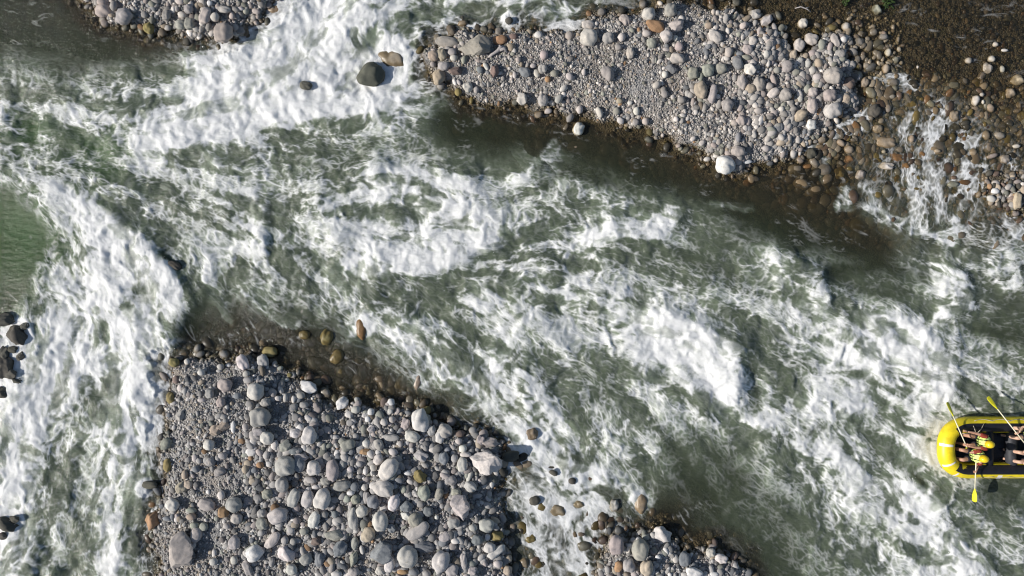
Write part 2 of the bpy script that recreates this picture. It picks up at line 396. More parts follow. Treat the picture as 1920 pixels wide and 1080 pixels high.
def bed_mat():
    m = Mat('river_bed'); geo = m.new('ShaderNodeNewGeometry'); pos = geo.outputs['Position']
    z = m.new('ShaderNodeSeparateXYZ'); m.link(pos, z.inputs[0])
    vo = m.new('ShaderNodeTexVoronoi'); m.link(pos, vo.inputs['Vector']); vo.inputs['Scale'].default_value = 17.
    v2 = m.new('ShaderNodeTexVoronoi'); m.link(pos, v2.inputs['Vector']); v2.inputs['Scale'].default_value = 42.
    sx = m.new('ShaderNodeSeparateColor'); m.link(v2.outputs['Color'], sx.inputs[0])
    n = m.noise(pos, 1.1, 5.)
    c = m.mix(sx.outputs[0], (.19, .185, .18), (.38, .37, .36))
    c = m.mix(m.ramp(n, .42, .66, 0., .7), c, m.mix(1., c, (1.05, .92, .78), 'MULTIPLY'))
    under = m.mix(m.ramp(m.noise(pos, 2.6, 6., .65), .32, .7), (.040, .033, .023), (.15, .122, .082))
    s2 = m.new('ShaderNodeSeparateColor'); m.link(vo.outputs['Color'], s2.inputs[0])
    under = m.mix(m.ramp(s2.outputs[1], .55, 1., 0., .7), under, (.15, .12, .08))
    moss = m.ramp(m.noise(pos, 4., 4.), .5, .7, 0., .6); under = m.mix(moss, under, (.05, .047, .010))
    wl = m.math('ADD', z.outputs[2], m.math('MULTIPLY', m.math('SUBTRACT', m.noise(pos, 3., 4.), .5), -.12))
    wet = m.ramp(wl, .01, .085, 1., 0.)
    m.link(m.mix(wet, c, under), m.p.inputs['Base Color'])
    m.link(m.math('MULTIPLY_ADD', wet, -.45, .9), m.p.inputs['Roughness']); m.p.inputs['Specular IOR Level'].default_value = .3
    h = m.math('ADD', m.math('MULTIPLY', vo.outputs['Distance'], -1.), m.math('MULTIPLY', v2.outputs['Distance'], -.5))
    m.bump(h, .9, .05)
    return m.m

def water_mat():
    m = Mat('river_water'); n, l = m.n, m.l
    at = lambda k: m.new('ShaderNodeAttribute', attribute_name=k)
    foam = at('foam').outputs['Fac']; body = at('body').outputs['Color']; op = at('opacity').outputs['Fac']
    geo = m.new('ShaderNodeNewGeometry'); pos = geo.outputs['Position']
    st = m.new('ShaderNodeMapping'); m.link(pos, st.inputs[0]); st.inputs['Rotation'].default_value = (0, 0, R(28)); st.inputs['Scale'].default_value = (1, 2.2, 1)
    rip = m.noise(st.outputs[0], 3.2, 7., .62); froth = m.noise(pos, 26., 5., .65)
    # break the froth up below the mesh's own detail
    f2 = m.math('ADD', foam, m.math('MULTIPLY', m.math('SUBTRACT', froth, .5), m.math('MULTIPLY', m.math('MULTIPLY', foam, m.math('SUBTRACT', 1.18, foam)), 1.5)), clamp=True)
    bw = m.new('ShaderNodeBump'); m.link(m.math('ADD', rip, m.math('MULTIPLY', froth, .18)), bw.inputs['Height']); bw.inputs['Strength'].default_value = .55; bw.inputs['Distance'].default_value = .10
    bf = m.new('ShaderNodeBump'); m.link(froth, bf.inputs['Height']); bf.inputs['Strength'].default_value = .4; bf.inputs['Distance'].default_value = .05
    dif = m.new('ShaderNodeBsdfDiffuse'); m.link(body, dif.inputs['Color']); l.new(bw.outputs[0], dif.inputs['Normal'])
    tr = m.new('ShaderNodeBsdfTransparent'); tr.inputs['Color'].default_value = (.86, .82, .71, 1)
    gl = m.new('ShaderNodeBsdfGlossy'); gl.inputs['Roughness'].default_value = .10; l.new(bw.outputs[0], gl.inputs['Normal'])
    fr = m.new('ShaderNodeFresnel'); fr.inputs['IOR'].default_value = 1.33; l.new(bw.outputs[0], fr.inputs['Normal'])
    mx1 = m.new('ShaderNodeMixShader'); m.link(op, mx1.inputs[0]); l.new(tr.outputs[0], mx1.inputs[1]); l.new(dif.outputs[0], mx1.inputs[2])
    mx2 = m.new('ShaderNodeMixShader'); m.link(m.math('MULTIPLY', fr.outputs[0], m.math('SUBTRACT', 1., geo.outputs['Backfacing'])), mx2.inputs[0]); l.new(mx1.outputs[0], mx2.inputs[1]); l.new(gl.outputs[0], mx2.inputs[2])
    fo = m.new('ShaderNodeBsdfDiffuse'); fo.inputs['Color'].default_value = (.85, .855, .85, 1); l.new(bf.outputs[0], fo.inputs['Normal'])
    ft = m.new('ShaderNodeBsdfTranslucent'); ft.inputs['Color'].default_value = (.75, .78, .78, 1)
    mf = m.new('ShaderNodeMixShader'); mf.inputs[0].default_value = .12; l.new(fo.outputs[0], mf.inputs[1]); l.new(ft.outputs[0], mf.inputs[2])
    mx3 = m.new('ShaderNodeMixShader'); m.link(f2, mx3.inputs[0]); l.new(mx2.outputs[0], mx3.inputs[1]); l.new(mf.outputs[0], mx3.inputs[2])
    l.new(mx3.outputs[0], m.out.inputs['Surface']); n.remove(m.p)
    return m.m

# ---------------- the land ----------------
BARS = {
 'upper gravel bar': ([(795,105),(815,85),(870,60),(940,62),(1010,55),(1080,58),(1110,35),(1160,28),(1205,12),(1270,4),(1300,25),(1340,20),(1370,12),(1395,38),(1440,48),(1466,66),(1474,96),(1500,112),(1534,98),(1546,66),(1592,66),(1588,106),(1602,150),(1604,200),(1565,232),(1532,252),(1500,285),(1470,298),(1420,308),(1385,322),(1340,302),(1300,278),(1240,260),(1180,238),(1130,224),(1070,212),(1000,196),(930,186),(880,180),(840,166),(815,150),(800,130)], .30),
 'lower gravel bar': ([(315,676),(350,668),(420,675),(470,668),(510,682),(530,705),(566,716),(600,742),(640,764),(690,760),(740,766),(770,776),(812,788),(860,806),(900,816),(928,834),(944,862),(932,900),(938,940),(952,990),(957,1040),(960,1230),(270,1230),(300,1080),(292,1000),(300,950),(310,900),(302,850),(318,800),(315,740)], .34),
 'far gravel bar': ([(120,-150),(130,-60),(150,-5),(185,25),(230,45),(280,62),(330,58),(370,65),(410,78),(440,65),(470,45),(520,12),(560,-60),(600,-150)], .32),
 'small gravel point': ([(1138,1002),(1180,1004),(1225,985),(1262,1006),(1290,1040),(1340,1024),(1392,1058),(1430,1230),(1110,1230),(1125,1045)], .30),
 'stony shallows': ([(1842,338),(1880,328),(1980,320),(1990,400),(1905,402),(1850,388)], .05)}
DEPTH = ["655333677754443211111122","887655788754442111111111","988888888765443211111111","999999998766555432111111","999999999988777655432111","999999999999999877654332","999988899999999998887765","888864455789999999999876","778843444356789999999999","778822344333578999999999","777722222332357999999999","777722222222233578999999","777722222222222357999999","777722222222222235789999"]

def land():
    jx = fbm(UU/34, VV/34, 301, 4)*20+fbm(UU/95, VV/95, 302, 3)*14; jy = fbm(UU/34, VV/34, 311, 4)*20+fbm(UU/95, VV/95, 312, 3)*14
    dep = blur(grid_field(DEPTH, 40, 40, 80), 60); dep = .035+1.1*dep**1.6
    z = -dep+fbm(UU/70, VV/70, 321, 4)*.10*np.clip(dep*3, .25, 1)
    sdf_min = np.full_like(UU, 1e9)
    for nm, (pts, hgt) in BARS.items():
        s = poly_sdf(pts, UU+jx, VV+jy); sdf_min = np.minimum(sdf_min, s); sm = s/PPM
        top = hgt*1.1*(1-np.exp(np.minimum(sm, 0)/.75))+.012*sstep(0, -.1, sm)+.012
        top = top+fbm(UU/60, VV/60, 331, 4)*.10*sstep(0, -.6, sm)
        z = np.where(s < 0, np.maximum(z, top), np.maximum(z, .02-sm*.42 - .9*np.clip(sm-.4, 0, 9)))
    return z.astype(np.float32), sdf_min

def reach(n, step, sign=1):
    """positions along one side, in grid steps: the fine grid, then ever wider steps far past it"""
    g = []; d = step*1.3; x = 0.
    while x < 2900: x += d; g.append(x); d *= 1.045
    g = np.array(g); k = np.arange(0, n, step, dtype=float); return np.concatenate([-g[::-1], k, k[-1]+g])
def plan_mesh(name, zf, step, attrs):
    """one sheet: fine over the place, widening steps out to 70 m, where the river's pattern is folded back and forth"""
    kx, ky = reach(NU, step), reach(NV, step)
    fold = lambda k, n: (lambda t: np.where(t > n-1, 2*(n-1)-t, t))(np.mod(np.round(k).astype(int), 2*(n-1)))
    ix, iy = fold(kx, NU), fold(ky, NV); pick = lambda a: a[iy][:, ix]
    X, Y = np.meshgrid((U0+SP*kx-960)/PPM, (540-V0-SP*ky)/PPM); Z = pick(zf)
    h, w = X.shape; idx = np.arange(h*w).reshape(h, w)
    f = np.stack([idx[:-1, :-1], idx[1:, :-1], idx[1:, 1:], idx[:-1, 1:]], -1).reshape(-1, 4)
    at = {k: (ty, np.concatenate([pick(a), np.ones((h, w, 1))], -1) if ty == 'FLOAT_COLOR' else pick(a)) for k, (ty, a) in attrs.items()}
    return big_mesh(name, np.stack([X, Y, Z], -1).reshape(-1, 3), f, at)

STONES = """454,680,32,22,-60,p;492,677,26,22,-70,g;505,660,30,22,0,y;325,680,20,18,0,y;350,678,12,11,90,p;377,699,14,14,0,p;413,688,14,12,0,g;428,685,11,9,0,w;462,701,14,12,0,g;465,713,20,12,0,g;421,722,28,26,0,k;477,734,33,31,90,p;330,712,16,16,0,r;337,727,16,12,90,p;347,733,18,13,90,g;392,738,20,16,90,g;319,747,24,16,90,y;353,748,12,9,35,p;378,750,16,10,0,p;445,742,16,15,0,b;413,755,19,17,90,k;577,726,36,24,-10,w,a;564,742,16,15,0,g;511,737,15,15,0,g;521,747,13,11,0,p;535,746,16,11,90,p;550,749,15,8,90,p;543,703,10,9,0,y;537,712,11,9,0,p;497,755,20,18,0,g;486,783,40,39,0,g;337,778,26,18,80,g,a;437,801,25,9,90,w;418,800,26,20,20,t,a;403,808,24,22,0,t,a;460,800,14,14,0,k;484,812,30,20,10,g;642,757,28,24,90,w,a;669,749,11,10,0,g;710,750,14,9,-15,w;733,755,15,15,0,w;667,768,18,17,0,p;695,773,15,14,90,w;690,786,12,12,0,w;732,771,12,11,0,p;787,790,46,33,95,p;759,795,26,18,80,k,a;720,792,15,14,0,p;735,787,14,14,0,k;696,806,18,18,0,p,a;772,819,32,22,-15,p;809,808,20,16,90,g;834,809,30,28,-30,g;824,820,26,18,85,p;862,813,20,15,0,r;859,798,9,7,0,w;860,828,14,12,0,p;868,842,16,15,90,w;873,853,22,12,0,p;900,827,24,18,80,k,a;918,831,34,22,0,k,a;912,872,62,54,-45,p,a;733,821,34,14,0,g;710,834,22,18,-60,g;687,832,17,16,0,p;683,847,24,14,0,o,a;750,832,14,10,90,g;642,828,16,12,0,n;652,835,30,22,20,n;608,838,14,12,90,n;616,836,14,10,30,n;737,848,18,14,-20,p;709,862,22,18,70,p;727,881,48,32,55,p;623,883,41,26,95,k;813,844,20,12,0,p;790,855,30,20,-20,g,a;832,860,24,20,90,b;852,860,16,14,90,g;867,872,30,20,90,p;674,870,14,12,0,g;840,843,11,11,0,b;533,875,40,38,0,g;578,817,36,28,80,p;553,813,22,18,0,p;533,836,30,22,40,n,a;552,846,24,14,0,b;563,857,28,14,-10,g;587,878,29,27,90,p;560,872,30,24,90,b;582,900,26,12,-10,g;527,910,30,26,90,g;515,923,18,12,-40,b;500,927,20,20,0,n;550,935,38,22,70,g;555,952,18,14,90,k;576,937,36,24,80,p;603,936,42,32,70,p;592,914,16,10,0,w;610,903,20,16,0,g;641,912,34,20,10,g;665,913,18,16,90,b;683,914,13,13,0,p;658,924,15,12,0,w;667,937,20,18,30,n;650,935,16,14,90,n;718,917,42,33,-20,p;687,934,26,14,90,g;699,942,26,24,90,b;738,944,33,22,70,w;712,979,39,30,95,p;661,975,45,20,95,g;678,960,24,23,50,p;519,969,40,30,25,p;588,976,36,21,70,p;622,952,15,10,30,p;628,965,14,14,0,b;608,965,16,14,0,g;490,963,18,18,0,g;490,983,24,22,90,n;685,884,14,11,90,w;700,877,14,14,0,p;657,880,13,13,0,p;643,872,14,12,90,g;675,870,14,12,0,b;765,887,17,11,0,w;787,895,26,26,0,y,a;749,900,18,14,0,b;757,918,14,14,0,n;763,951,26,22,20,b,a;760,968,20,16,0,w,a;778,976,28,26,45,n;784,996,52,27,38,g;880,892,26,12,70,p;900,902,12,9,-40,p;922,908,15,11,90,w;847,902,26,20,0,g,a;882,913,26,20,-30,p;823,927,24,16,80,n;795,925,30,24,90,n;855,925,20,18,0,n;865,951,52,46,70,k,a;850,981,24,22,0,g;887,990,16,16,0,p;912,986,30,26,0,g;929,976,20,11,-30,t;803,960,20,20,0,b;819,970,9,9,0,p;895,930,20,10,0,g;322,948,26,25,-20,p;386,948,34,24,-10,k;437,947,32,29,0,g;417,961,22,20,90,o;443,973,22,22,0,k;414,929,18,14,80,p;358,957,20,12,0,n;358,970,18,14,0,t;285,978,36,30,85,o,a;330,974,12,9,90,w;366,1003,30,22,80,p;364,986,18,14,0,n;382,988,18,16,0,n;330,1039,88,64,72,k,a;400,1054,17,14,15,p;438,1019,28,22,80,g;472,1013,11,11,0,b;511,1013,38,20,50,p;475,1039,34,30,30,w;463,1066,32,16,-70,g;438,1050,18,14,90,p;536,1041,36,32,0,p,a;425,987,14,14,0,g;390,834,21,20,90,p;310,833,26,20,45,n;365,859,17,12,90,p;393,867,18,18,0,g;411,885,24,16,20,g;367,880,15,15,0,b;340,915,24,22,90,t,a;352,909,20,18,0,t;346,890,18,14,90,t;313,873,26,16,90,y;487,872,14,14,0,o;460,880,18,16,90,t;500,822,26,26,0,p;478,817,24,22,0,g;515,835,20,14,90,p;417,855,18,14,0,g;628,1005,40,22,-5,n,a;638,1030,32,26,90,b,a;570,997,18,14,0,n;546,994,16,14,0,g;534,1014,16,14,90,g;550,1016,14,14,0,g;573,1050,26,22,40,g;598,1050,28,17,90,b;592,1016,20,16,0,r;690,1003,30,26,60,t;665,1020,26,14,85,n;663,1049,30,18,80,n,a;678,1031,18,11,100,p;711,1039,56,44,35,b,a;729,1058,32,22,90,p;763,1046,42,40,90,p;733,991,18,18,0,b,a;546,1070,22,22,0,p;641,1058,18,11,95,p;663,1073,22,18,0,g;712,1071,18,18,0,p;755,1073,22,12,0,o,a;776,1073,20,16,0,b;622,1065,20,14,80,g;795,1027,44,24,-15,b,a;826,1055,42,34,65,p;820,1022,22,10,-70,g;869,1053,30,14,95,p;854,1015,17,14,0,p;914,1008,14,11,90,w;932,1007,26,24,30,y,a;918,1028,24,22,0,p;931,1035,40,18,35,p;895,1013,22,22,0,b;934,1058,18,16,0,p;952,1070,19,17,90,t;953,1048,16,14,0,t;835,1007,24,20,30,g;883,1070,24,20,0,p,a;800,1076,16,14,0,g;847,1070,26,26,0,g;879,1022,11,9,90,g
893,87,66,48,-20,n,ae;838,78,46,22,-5,g,e;812,104,22,20,0,t;828,102,24,18,100,t;938,74,28,20,10,o;957,88,19,15,-10,t;992,59,12,11,90,t;1010,65,17,13,0,w;963,68,18,12,0,r;848,97,18,14,0,g;851,108,15,12,0,p;870,112,18,12,80,n;853,133,26,18,0,r,a;832,123,22,18,0,g;812,120,12,12,0,k;823,142,36,26,80,t,a;900,130,14,13,90,b;912,125,18,9,-60,w;928,133,26,18,80,r,a;985,135,26,20,-20,b,a;1007,138,18,12,-70,p;1018,128,18,18,0,g;1027,148,12,11,90,o;1040,137,16,14,0,n;1000,123,12,9,0,p;972,111,11,11,0,k;965,140,14,8,90,p;1020,102,18,16,90,k;878,163,22,20,0,p,a;858,172,16,15,90,y;852,153,15,9,110,w;860,154,13,8,-60,w;893,168,14,10,90,g;884,187,16,8,80,y;978,185,24,22,-30,p,a;1018,187,26,20,90,g;1057,165,18,12,40,p;1068,143,16,13,-60,p;1048,185,20,16,60,g;1028,208,16,11,20,p;1087,205,17,15,90,p;1095,135,14,10,90,p;1068,67,17,16,90,k;1105,68,34,32,0,p;1103,46,28,18,0,p;1141,70,23,22,0,g;1166,69,18,16,90,p;1083,66,14,10,90,t;1217,25,28,26,70,p;1258,18,26,24,90,g;1269,46,30,28,60,p,a;1278,34,12,12,0,w;1231,48,42,24,-15,o,a;1213,62,18,16,0,p;1250,66,24,24,45,p;1172,36,24,18,-50,k;1163,27,11,9,0,k;1222,80,20,20,0,n;1182,99,22,15,90,k;1270,108,30,20,-10,p;1260,127,26,18,-35,b,a;1247,139,14,13,90,w;1140,136,30,22,-60,g;1300,136,24,22,90,n;1328,131,26,24,0,n;1352,128,24,20,0,n;1314,143,18,12,80,n;1315,168,34,26,95,t;1337,175,38,16,80,g;1341,67,32,20,-30,p;1330,46,16,16,0,t;1274,87,17,17,0,k;1232,158,18,15,30,p;1267,71,12,10,90,w;1362,33,16,13,90,g;1338,22,12,10,90,k;1367,97,20,14,90,k;1250,93,16,10,-10,p;1160,88,14,14,0,g;1416,25,28,22,15,p,a;1438,37,30,22,25,p,a;1380,24,9,8,0,p;1506,43,19,19,0,p;1471,52,13,12,90,p;1453,53,22,11,-70,g;1587,49,16,16,0,p;1522,73,27,23,-15,p;1499,84,28,22,80,p;1412,77,21,18,90,p;1437,71,20,10,-60,p;1402,92,22,18,-25,k;1388,100,16,14,0,b;1385,117,28,20,-75,b;1400,108,20,14,0,n;1406,130,24,22,0,w,a;1392,153,30,18,95,g;1424,157,30,22,95,k;1408,166,20,18,0,t;1443,161,16,16,0,k;1451,150,26,12,-70,k;1477,123,24,22,90,g;1458,131,14,13,0,g;1437,100,16,13,90,p;1447,116,15,13,0,k;1564,140,35,33,-40,k;1488,103,22,16,80,t;1525,100,18,16,0,k;1511,105,14,11,90,t;1542,83,22,14,90,n;1567,75,28,14,-65,g;1557,87,20,10,75,k;1502,112,12,12,0,p;1515,120,17,13,90,p;1536,118,20,16,-60,t;1524,132,18,14,50,p;1534,144,18,14,-10,p;1593,155,24,24,0,r;1622,154,22,16,70,t;1609,144,13,11,90,p;1605,117,16,11,90,p;1577,100,20,18,0,g;1583,73,14,13,0,w;1451,174,26,17,40,p;1474,177,24,24,0,g;1525,172,18,18,0,p;1557,178,26,24,0,k;1524,198,30,21,90,k;1563,206,34,30,10,p;1502,216,28,20,40,t;1500,183,17,14,90,p;1365,196,24,24,0,g;1348,194,20,11,80,g;1587,185,20,18,90,t;1522,233,22,20,90,w;1390,225,20,18,-30,k;1378,230,14,12,0,k;1385,257,20,12,90,b;1385,283,28,20,-10,k;1361,308,40,36,-20,w;1402,303,20,8,0,w;1467,257,16,14,-50,p;1480,258,14,12,90,k;1437,278,16,14,0,g;1423,207,18,14,0,g;1466,204,12,11,0,p;1488,288,16,12,90,p;1455,300,10,9,0,p;1460,236,16,12,0,g;1478,211,13,9,0,p;1085,241,27,22,60,w;1124,210,22,13,-65,p;1156,207,16,13,90,n;1194,208,17,14,90,p;1193,228,14,14,0,g;1211,227,14,14,0,k;1268,223,10,10,0,w;1247,175,16,14,90,g;1278,187,16,16,0,g;1182,192,11,9,0,p;1164,226,16,12,-50,p;1243,253,9,9,0,p;1300,260,13,10,40,p;1317,267,14,10,40,p;1340,272,14,10,-30,k;1326,298,14,10,20,w;1162,189,13,12,0,t
1646,17,20,20,0,n,a;1657,64,16,13,90,k,a;1668,62,9,6,90,w;1684,73,14,8,80,p;1721,125,8,5,80,w;1647,101,14,9,-40,p;1666,98,16,14,90,w,a;1662,128,20,16,80,t;1670,115,14,10,0,t;1625,122,13,12,0,p;1618,107,14,10,30,p;1867,83,11,11,0,p;1884,94,14,7,0,w;1817,113,14,12,0,p;1860,110,14,12,0,p;1853,128,24,20,-50,p,a;1839,144,24,16,60,g,a;1880,129,14,9,-80,p;1908,150,26,22,0,t;1895,174,22,20,0,t;1672,180,18,12,0,p;1705,173,18,18,0,o,a;1710,197,28,22,0,y;1665,202,18,13,90,g;1641,207,28,24,60,d;1830,188,22,14,80,w;1842,177,9,8,0,p;1844,191,9,6,90,w;1858,202,20,13,-60,t;1789,217,24,22,90,t;1790,238,24,20,0,d;1647,241,20,18,0,t;1625,235,14,14,0,d;1717,242,22,18,0,d;1662,267,40,22,-5,t;1710,260,15,12,90,t;1688,280,18,12,0,g;1682,295,28,18,-15,o;1663,310,32,16,-5,w,a;1698,313,22,22,0,o;1658,284,9,8,0,t;1643,292,18,18,0,y;1615,327,24,20,45,p,a;1757,270,24,16,0,d;1758,283,13,9,0,t;1797,277,36,26,0,d;1853,275,24,24,0,g;1862,292,24,9,15,k;1885,298,20,18,0,k;1815,298,26,22,0,d;1822,322,38,28,10,r;1907,274,16,8,0,w;1847,233,10,10,0,y;1515,311,21,13,5,o;1575,325,28,26,0,y;1594,316,14,10,0,y;1717,335,26,26,0,y;1740,352,18,18,0,y;1718,354,16,9,0,y;1647,365,20,16,0,y;1674,412,12,11,90,r;1577,268,18,14,-30,t;1593,280,20,16,-30,t;1592,298,22,18,0,o;1522,287,22,22,0,d;1540,287,22,18,90,d;1555,290,20,14,90,r;1600,243,34,26,0,g;1600,262,12,8,0,g;1867,358,16,11,0,w;1860,372,19,14,-20,p;1867,343,18,11,0,p;1893,350,12,10,0,p;1909,376,34,18,90,t;1919,345,11,9,0,w;1810,447,42,26,-5,o,s;1789,345,24,12,0,n;1800,368,20,16,0,d;1850,343,12,12,0,r;1772,378,24,14,80,d;1812,38,18,16,-60,t,s
230,29,34,29,25,g;192,18,32,26,0,k;190,3,20,14,0,k;212,10,20,16,90,g;278,52,23,21,90,y;311,28,22,16,80,g;341,27,16,14,0,p;352,16,18,18,0,g;338,45,24,20,0,n;354,43,24,20,90,n;384,28,34,22,70,p;368,54,14,12,0,g;420,17,24,14,0,p;402,31,18,16,90,p;434,29,14,11,90,k;417,60,42,36,80,k;460,57,28,18,90,t,e;327,8,8,8,0,w;393,5,11,11,0,w;451,16,13,9,0,p;516,18,30,18,0,t,e;337,2,18,12,0,p;1202,942,46,26,90,t,e;1152,948,26,18,90,g;1175,975,12,12,0,b;1201,1033,42,32,90,n;1156,1023,40,30,90,k;1178,1032,14,8,90,p;1188,1013,12,10,0,p;1200,998,20,9,40,g;1243,1005,36,34,0,p,a;1213,1067,32,26,80,t;1160,1063,22,16,80,o;1180,1062,26,24,90,g;1267,1048,18,13,90,p;1285,1050,30,24,90,b;1333,1037,18,18,0,p;1353,1048,26,18,-20,w;1303,1075,34,20,-15,w;1340,1077,20,10,0,w;1234,1045,11,10,0,w
1227,890,32,30,0,o,s;997,815,30,25,95,t,e;1048,958,40,30,-20,t,e;1003,940,22,18,20,d,e;1085,945,22,18,0,t,e;1073,902,16,14,0,d,e;1038,887,18,10,-20,d,e;1107,900,22,14,90,r,e;995,1009,28,26,0,y,e;958,856,34,22,10,d,e;697,138,60,50,35,D,ae;737,108,58,46,-20,t,e;733,197,24,16,0,y,e;955,38,16,14,0,d,e;573,160,24,17,-10,D,e;325,497,28,15,-25,d,e;28,630,46,38,-20,d,ae;6,690,50,38,-80,d,ae;4,600,40,30,0,d,ae;6,985,50,30,-10,d,ae;278,910,34,16,0,d,e;245,968,32,20,0,d,s;2,735,30,24,0,d,ae;612,632,36,26,80,y,e;632,668,32,26,60,y,e;677,617,44,20,95,o,e;570,628,24,18,0,y,e;783,717,32,14,80,k,e;752,722,40,30,90,y,s;1853,552,36,30,70,y,s;1425,370,40,24,0,r,s;1404,338,26,24,0,o,s;1085,275,44,24,0,k,s;858,245,24,20,0,y,s;1600,480,24,16,0,y,s;1710,470,20,24,0,y,s;45,612,20,14,20,d,ae;20,655,26,16,0,d,ae;36,668,22,16,40,d,ae;18,702,28,20,0,d,ae;32,716,24,16,-30,d,ae;5,662,30,20,80,d,ae;26,974,20,14,0,d,ae;3,1006,26,16,0,d,ae"""  # blackish rock beside split boulder: wet rock, its tone also stands for boulder's shadow
rows = []
for ln in STONES.replace('\n', ';').split(';'):
    if not ln.strip(): continue
    q = ln.split(','); rows.append([float(q[0]), float(q[1]), float(q[2]), float(q[3]), float(q[4]), q[5], q[6] if len(q) > 6 else ''])
rows.sort(key=lambda r: -r[2]*r[3]*(1.3 if 'e' in r[6] else 1))
ROCKS += [(q[0], q[1], (q[2]*q[3])**.5/2) for q in rows if 'e' in q[6]]
GROUND, SDF = land()
F = build_fields()
tag(link('riverbed', plan_mesh('riverbed', GROUND, 2, {}), [bed_mat()]), kind='structure')
RAFT_U, RAFT_V = 1745., 836.

def water():
    D, foam, lift, tr = F['D'], F['foam'], F['lift'], F['trough']
    depth = np.clip(-GROUND, 0, 2)
    thin = sstep(.34, .12, depth)*np.where(UU > 1380, 1, .3)                 # over stones the foam is only strings
    foam = F['foam'] = foam*(1-.75*thin*(1-np.clip(F['thr']*1.5+.25*F['net']-.1, 0, 1)))
    turb = sstep(.04, .5, blur(D, 40))
    shore = np.clip(depth/.30, 0.12, 1)
    w1 = fbm(UU/95+F['clump']*.3, VV/95, 401, 4); w2 = fbm(UU/40, VV/40, 411, 4)
    z = (blur(lift, 16)*.95-blur(tr, 12)*.10+w1*.20*turb+w2*.06*turb+w2*.010)
    z = z+foam*((F['net']-.5)*.034+(F['clump']-.4)*.06+(F['st2']-.5)*.02)*np.clip(.4+turb, 0, 1)
    z = blur(z, 5)*shore+foam*((F['thr']-.3)*.012+fbm(UU/11, VV/11, 421, 2)*.006)*np.clip(shore, .4, 1)
    # the raft presses the water flat below it
    q = np.hypot(np.maximum(RAFT_U+58-UU, 0), VV-RAFT_V)-60; cap = .015+np.maximum(q, 0)*.0045; h_ = np.clip((cap-z)/.08*.5+.5, 0, 1)
    z = np.where(q < 150, cap*(1-h_)+z*h_-.08*h_*(1-h_)*.5, z)
    # colours of the water itself
    m = F['milk']; lay = lambda c: np.array(c, np.float32)
    green = np.exp(-(((UU-10)/120)**2+((VV-440)/110)**2))+.6*np.exp(-(((UU-190)/60)**2+((VV-280)/60)**2))+.5*np.exp(-(((UU-50)/50)**2+((VV-245)/40)**2))
    sh = sstep(.75, .2, depth)
    col = lay((.030, .037, .021))*(1-sh[..., None])+lay((.034, .030, .019))*sh[..., None]
    col = col*(1-m[..., None])+lay((.20, .243, .176))*m[..., None]
    g = np.clip(green*(1-.75*foam), 0, 1)[..., None]; col = col*(1-g)+lay((.022, .072, .010))*g
    op = 1-np.exp(-depth*2.8-.02); op = np.clip(op+m*.8*sstep(.1, .5, D)*sstep(.10, .4, depth), 0, 1)
    F['z'] = z
    return plan_mesh('water', z, 1, {'foam': ('FLOAT', foam), 'opacity': ('FLOAT', op), 'body': ('FLOAT_COLOR', col)})
tag(link('water', water(), [water_mat()]), kind='structure')

# ---------------- stones ----------------
TINT = {'p': (.50, .485, .47), 'g': (.345, .34, .335), 'w': (.66, .645, .63), 'k': (.405, .368, .357), 'b': (.20, .215, .235), 'n': (.30, .31, .275),
        't': (.385, .335, .27), 'o': (.36, .235, .14), 'y': (.235, .20, .09), 'd': (.088, .086, .074), 'r': (.205, .16, .142), 'D': (.115, .12, .10)}
def stone_mesh(name, seed, angular, sub):
    rnd = random.Random(seed); bm = bmesh.new(); bmesh.ops.create_icosphere(bm, subdivisions=sub, radius=1.)
    vs = np.array([v.co for v in bm.verts], np.float32)
    if angular:                                # a lump cut by a few flat breaks
        for i in range(13):
            d = np.array([rnd.gauss(0, 1), rnd.gauss(0, 1), rnd.gauss(.15, .8)]); d /= np.linalg.norm(d); c = rnd.uniform(.62, .86) if angular == 1 else rnd.uniform(.44, .80)
            t = vs@d; vs = vs-np.outer(np.maximum(t-c, 0)*.96, d)
    else:
        sp = rnd.uniform(2.0, 2.5); r = (np.abs(vs)**sp).sum(1)**(-1/sp); vs = vs*r[:, None]*.97
    for fr, am in ((1.1, .20), (2.3, .075), (5.5, .02 if not angular else .05), (12., .006 if not angular else .022)):
        o = np.array([rnd.uniform(0, 90) for _ in range(3)])
        p = vs*fr; nse = gnoise(p[:, 0]+o[0]+p[:, 2]*.7, p[:, 1]+o[1]-p[:, 2]*.6, seed*7+int(fr*10))
        vs = vs*(1+am*nse)[:, None]
    vs[:, 0] /= np.abs(vs[:, 0]).max(); vs[:, 1] /= np.abs(vs[:, 1]).max(); vs[:, 2] /= np.abs(vs[:, 2]).max()
    fs = np.array([[v.index for v in f.verts] for f in bm.faces], np.int32); bm.free()
    return vs.astype(np.float32), fs
ROUND = []; ANG = []
for i in range(10):
    v, f = stone_mesh('stone', 11+i, False, 4); me = big_mesh('stone', v, f); me.materials.append(STONE); ROUND.append(me)
for i in range(7):
    v, f = stone_mesh('boulder', 51+i, True, 4); me = big_mesh('boulder', v, f); me.materials.append(STONE); ANG.append(me)

N_SINGLE = 292
ground_at = lambda u, v: float(sample(GROUND, np.array([u]), np.array([v]))[0])
rnd = random.Random(4)

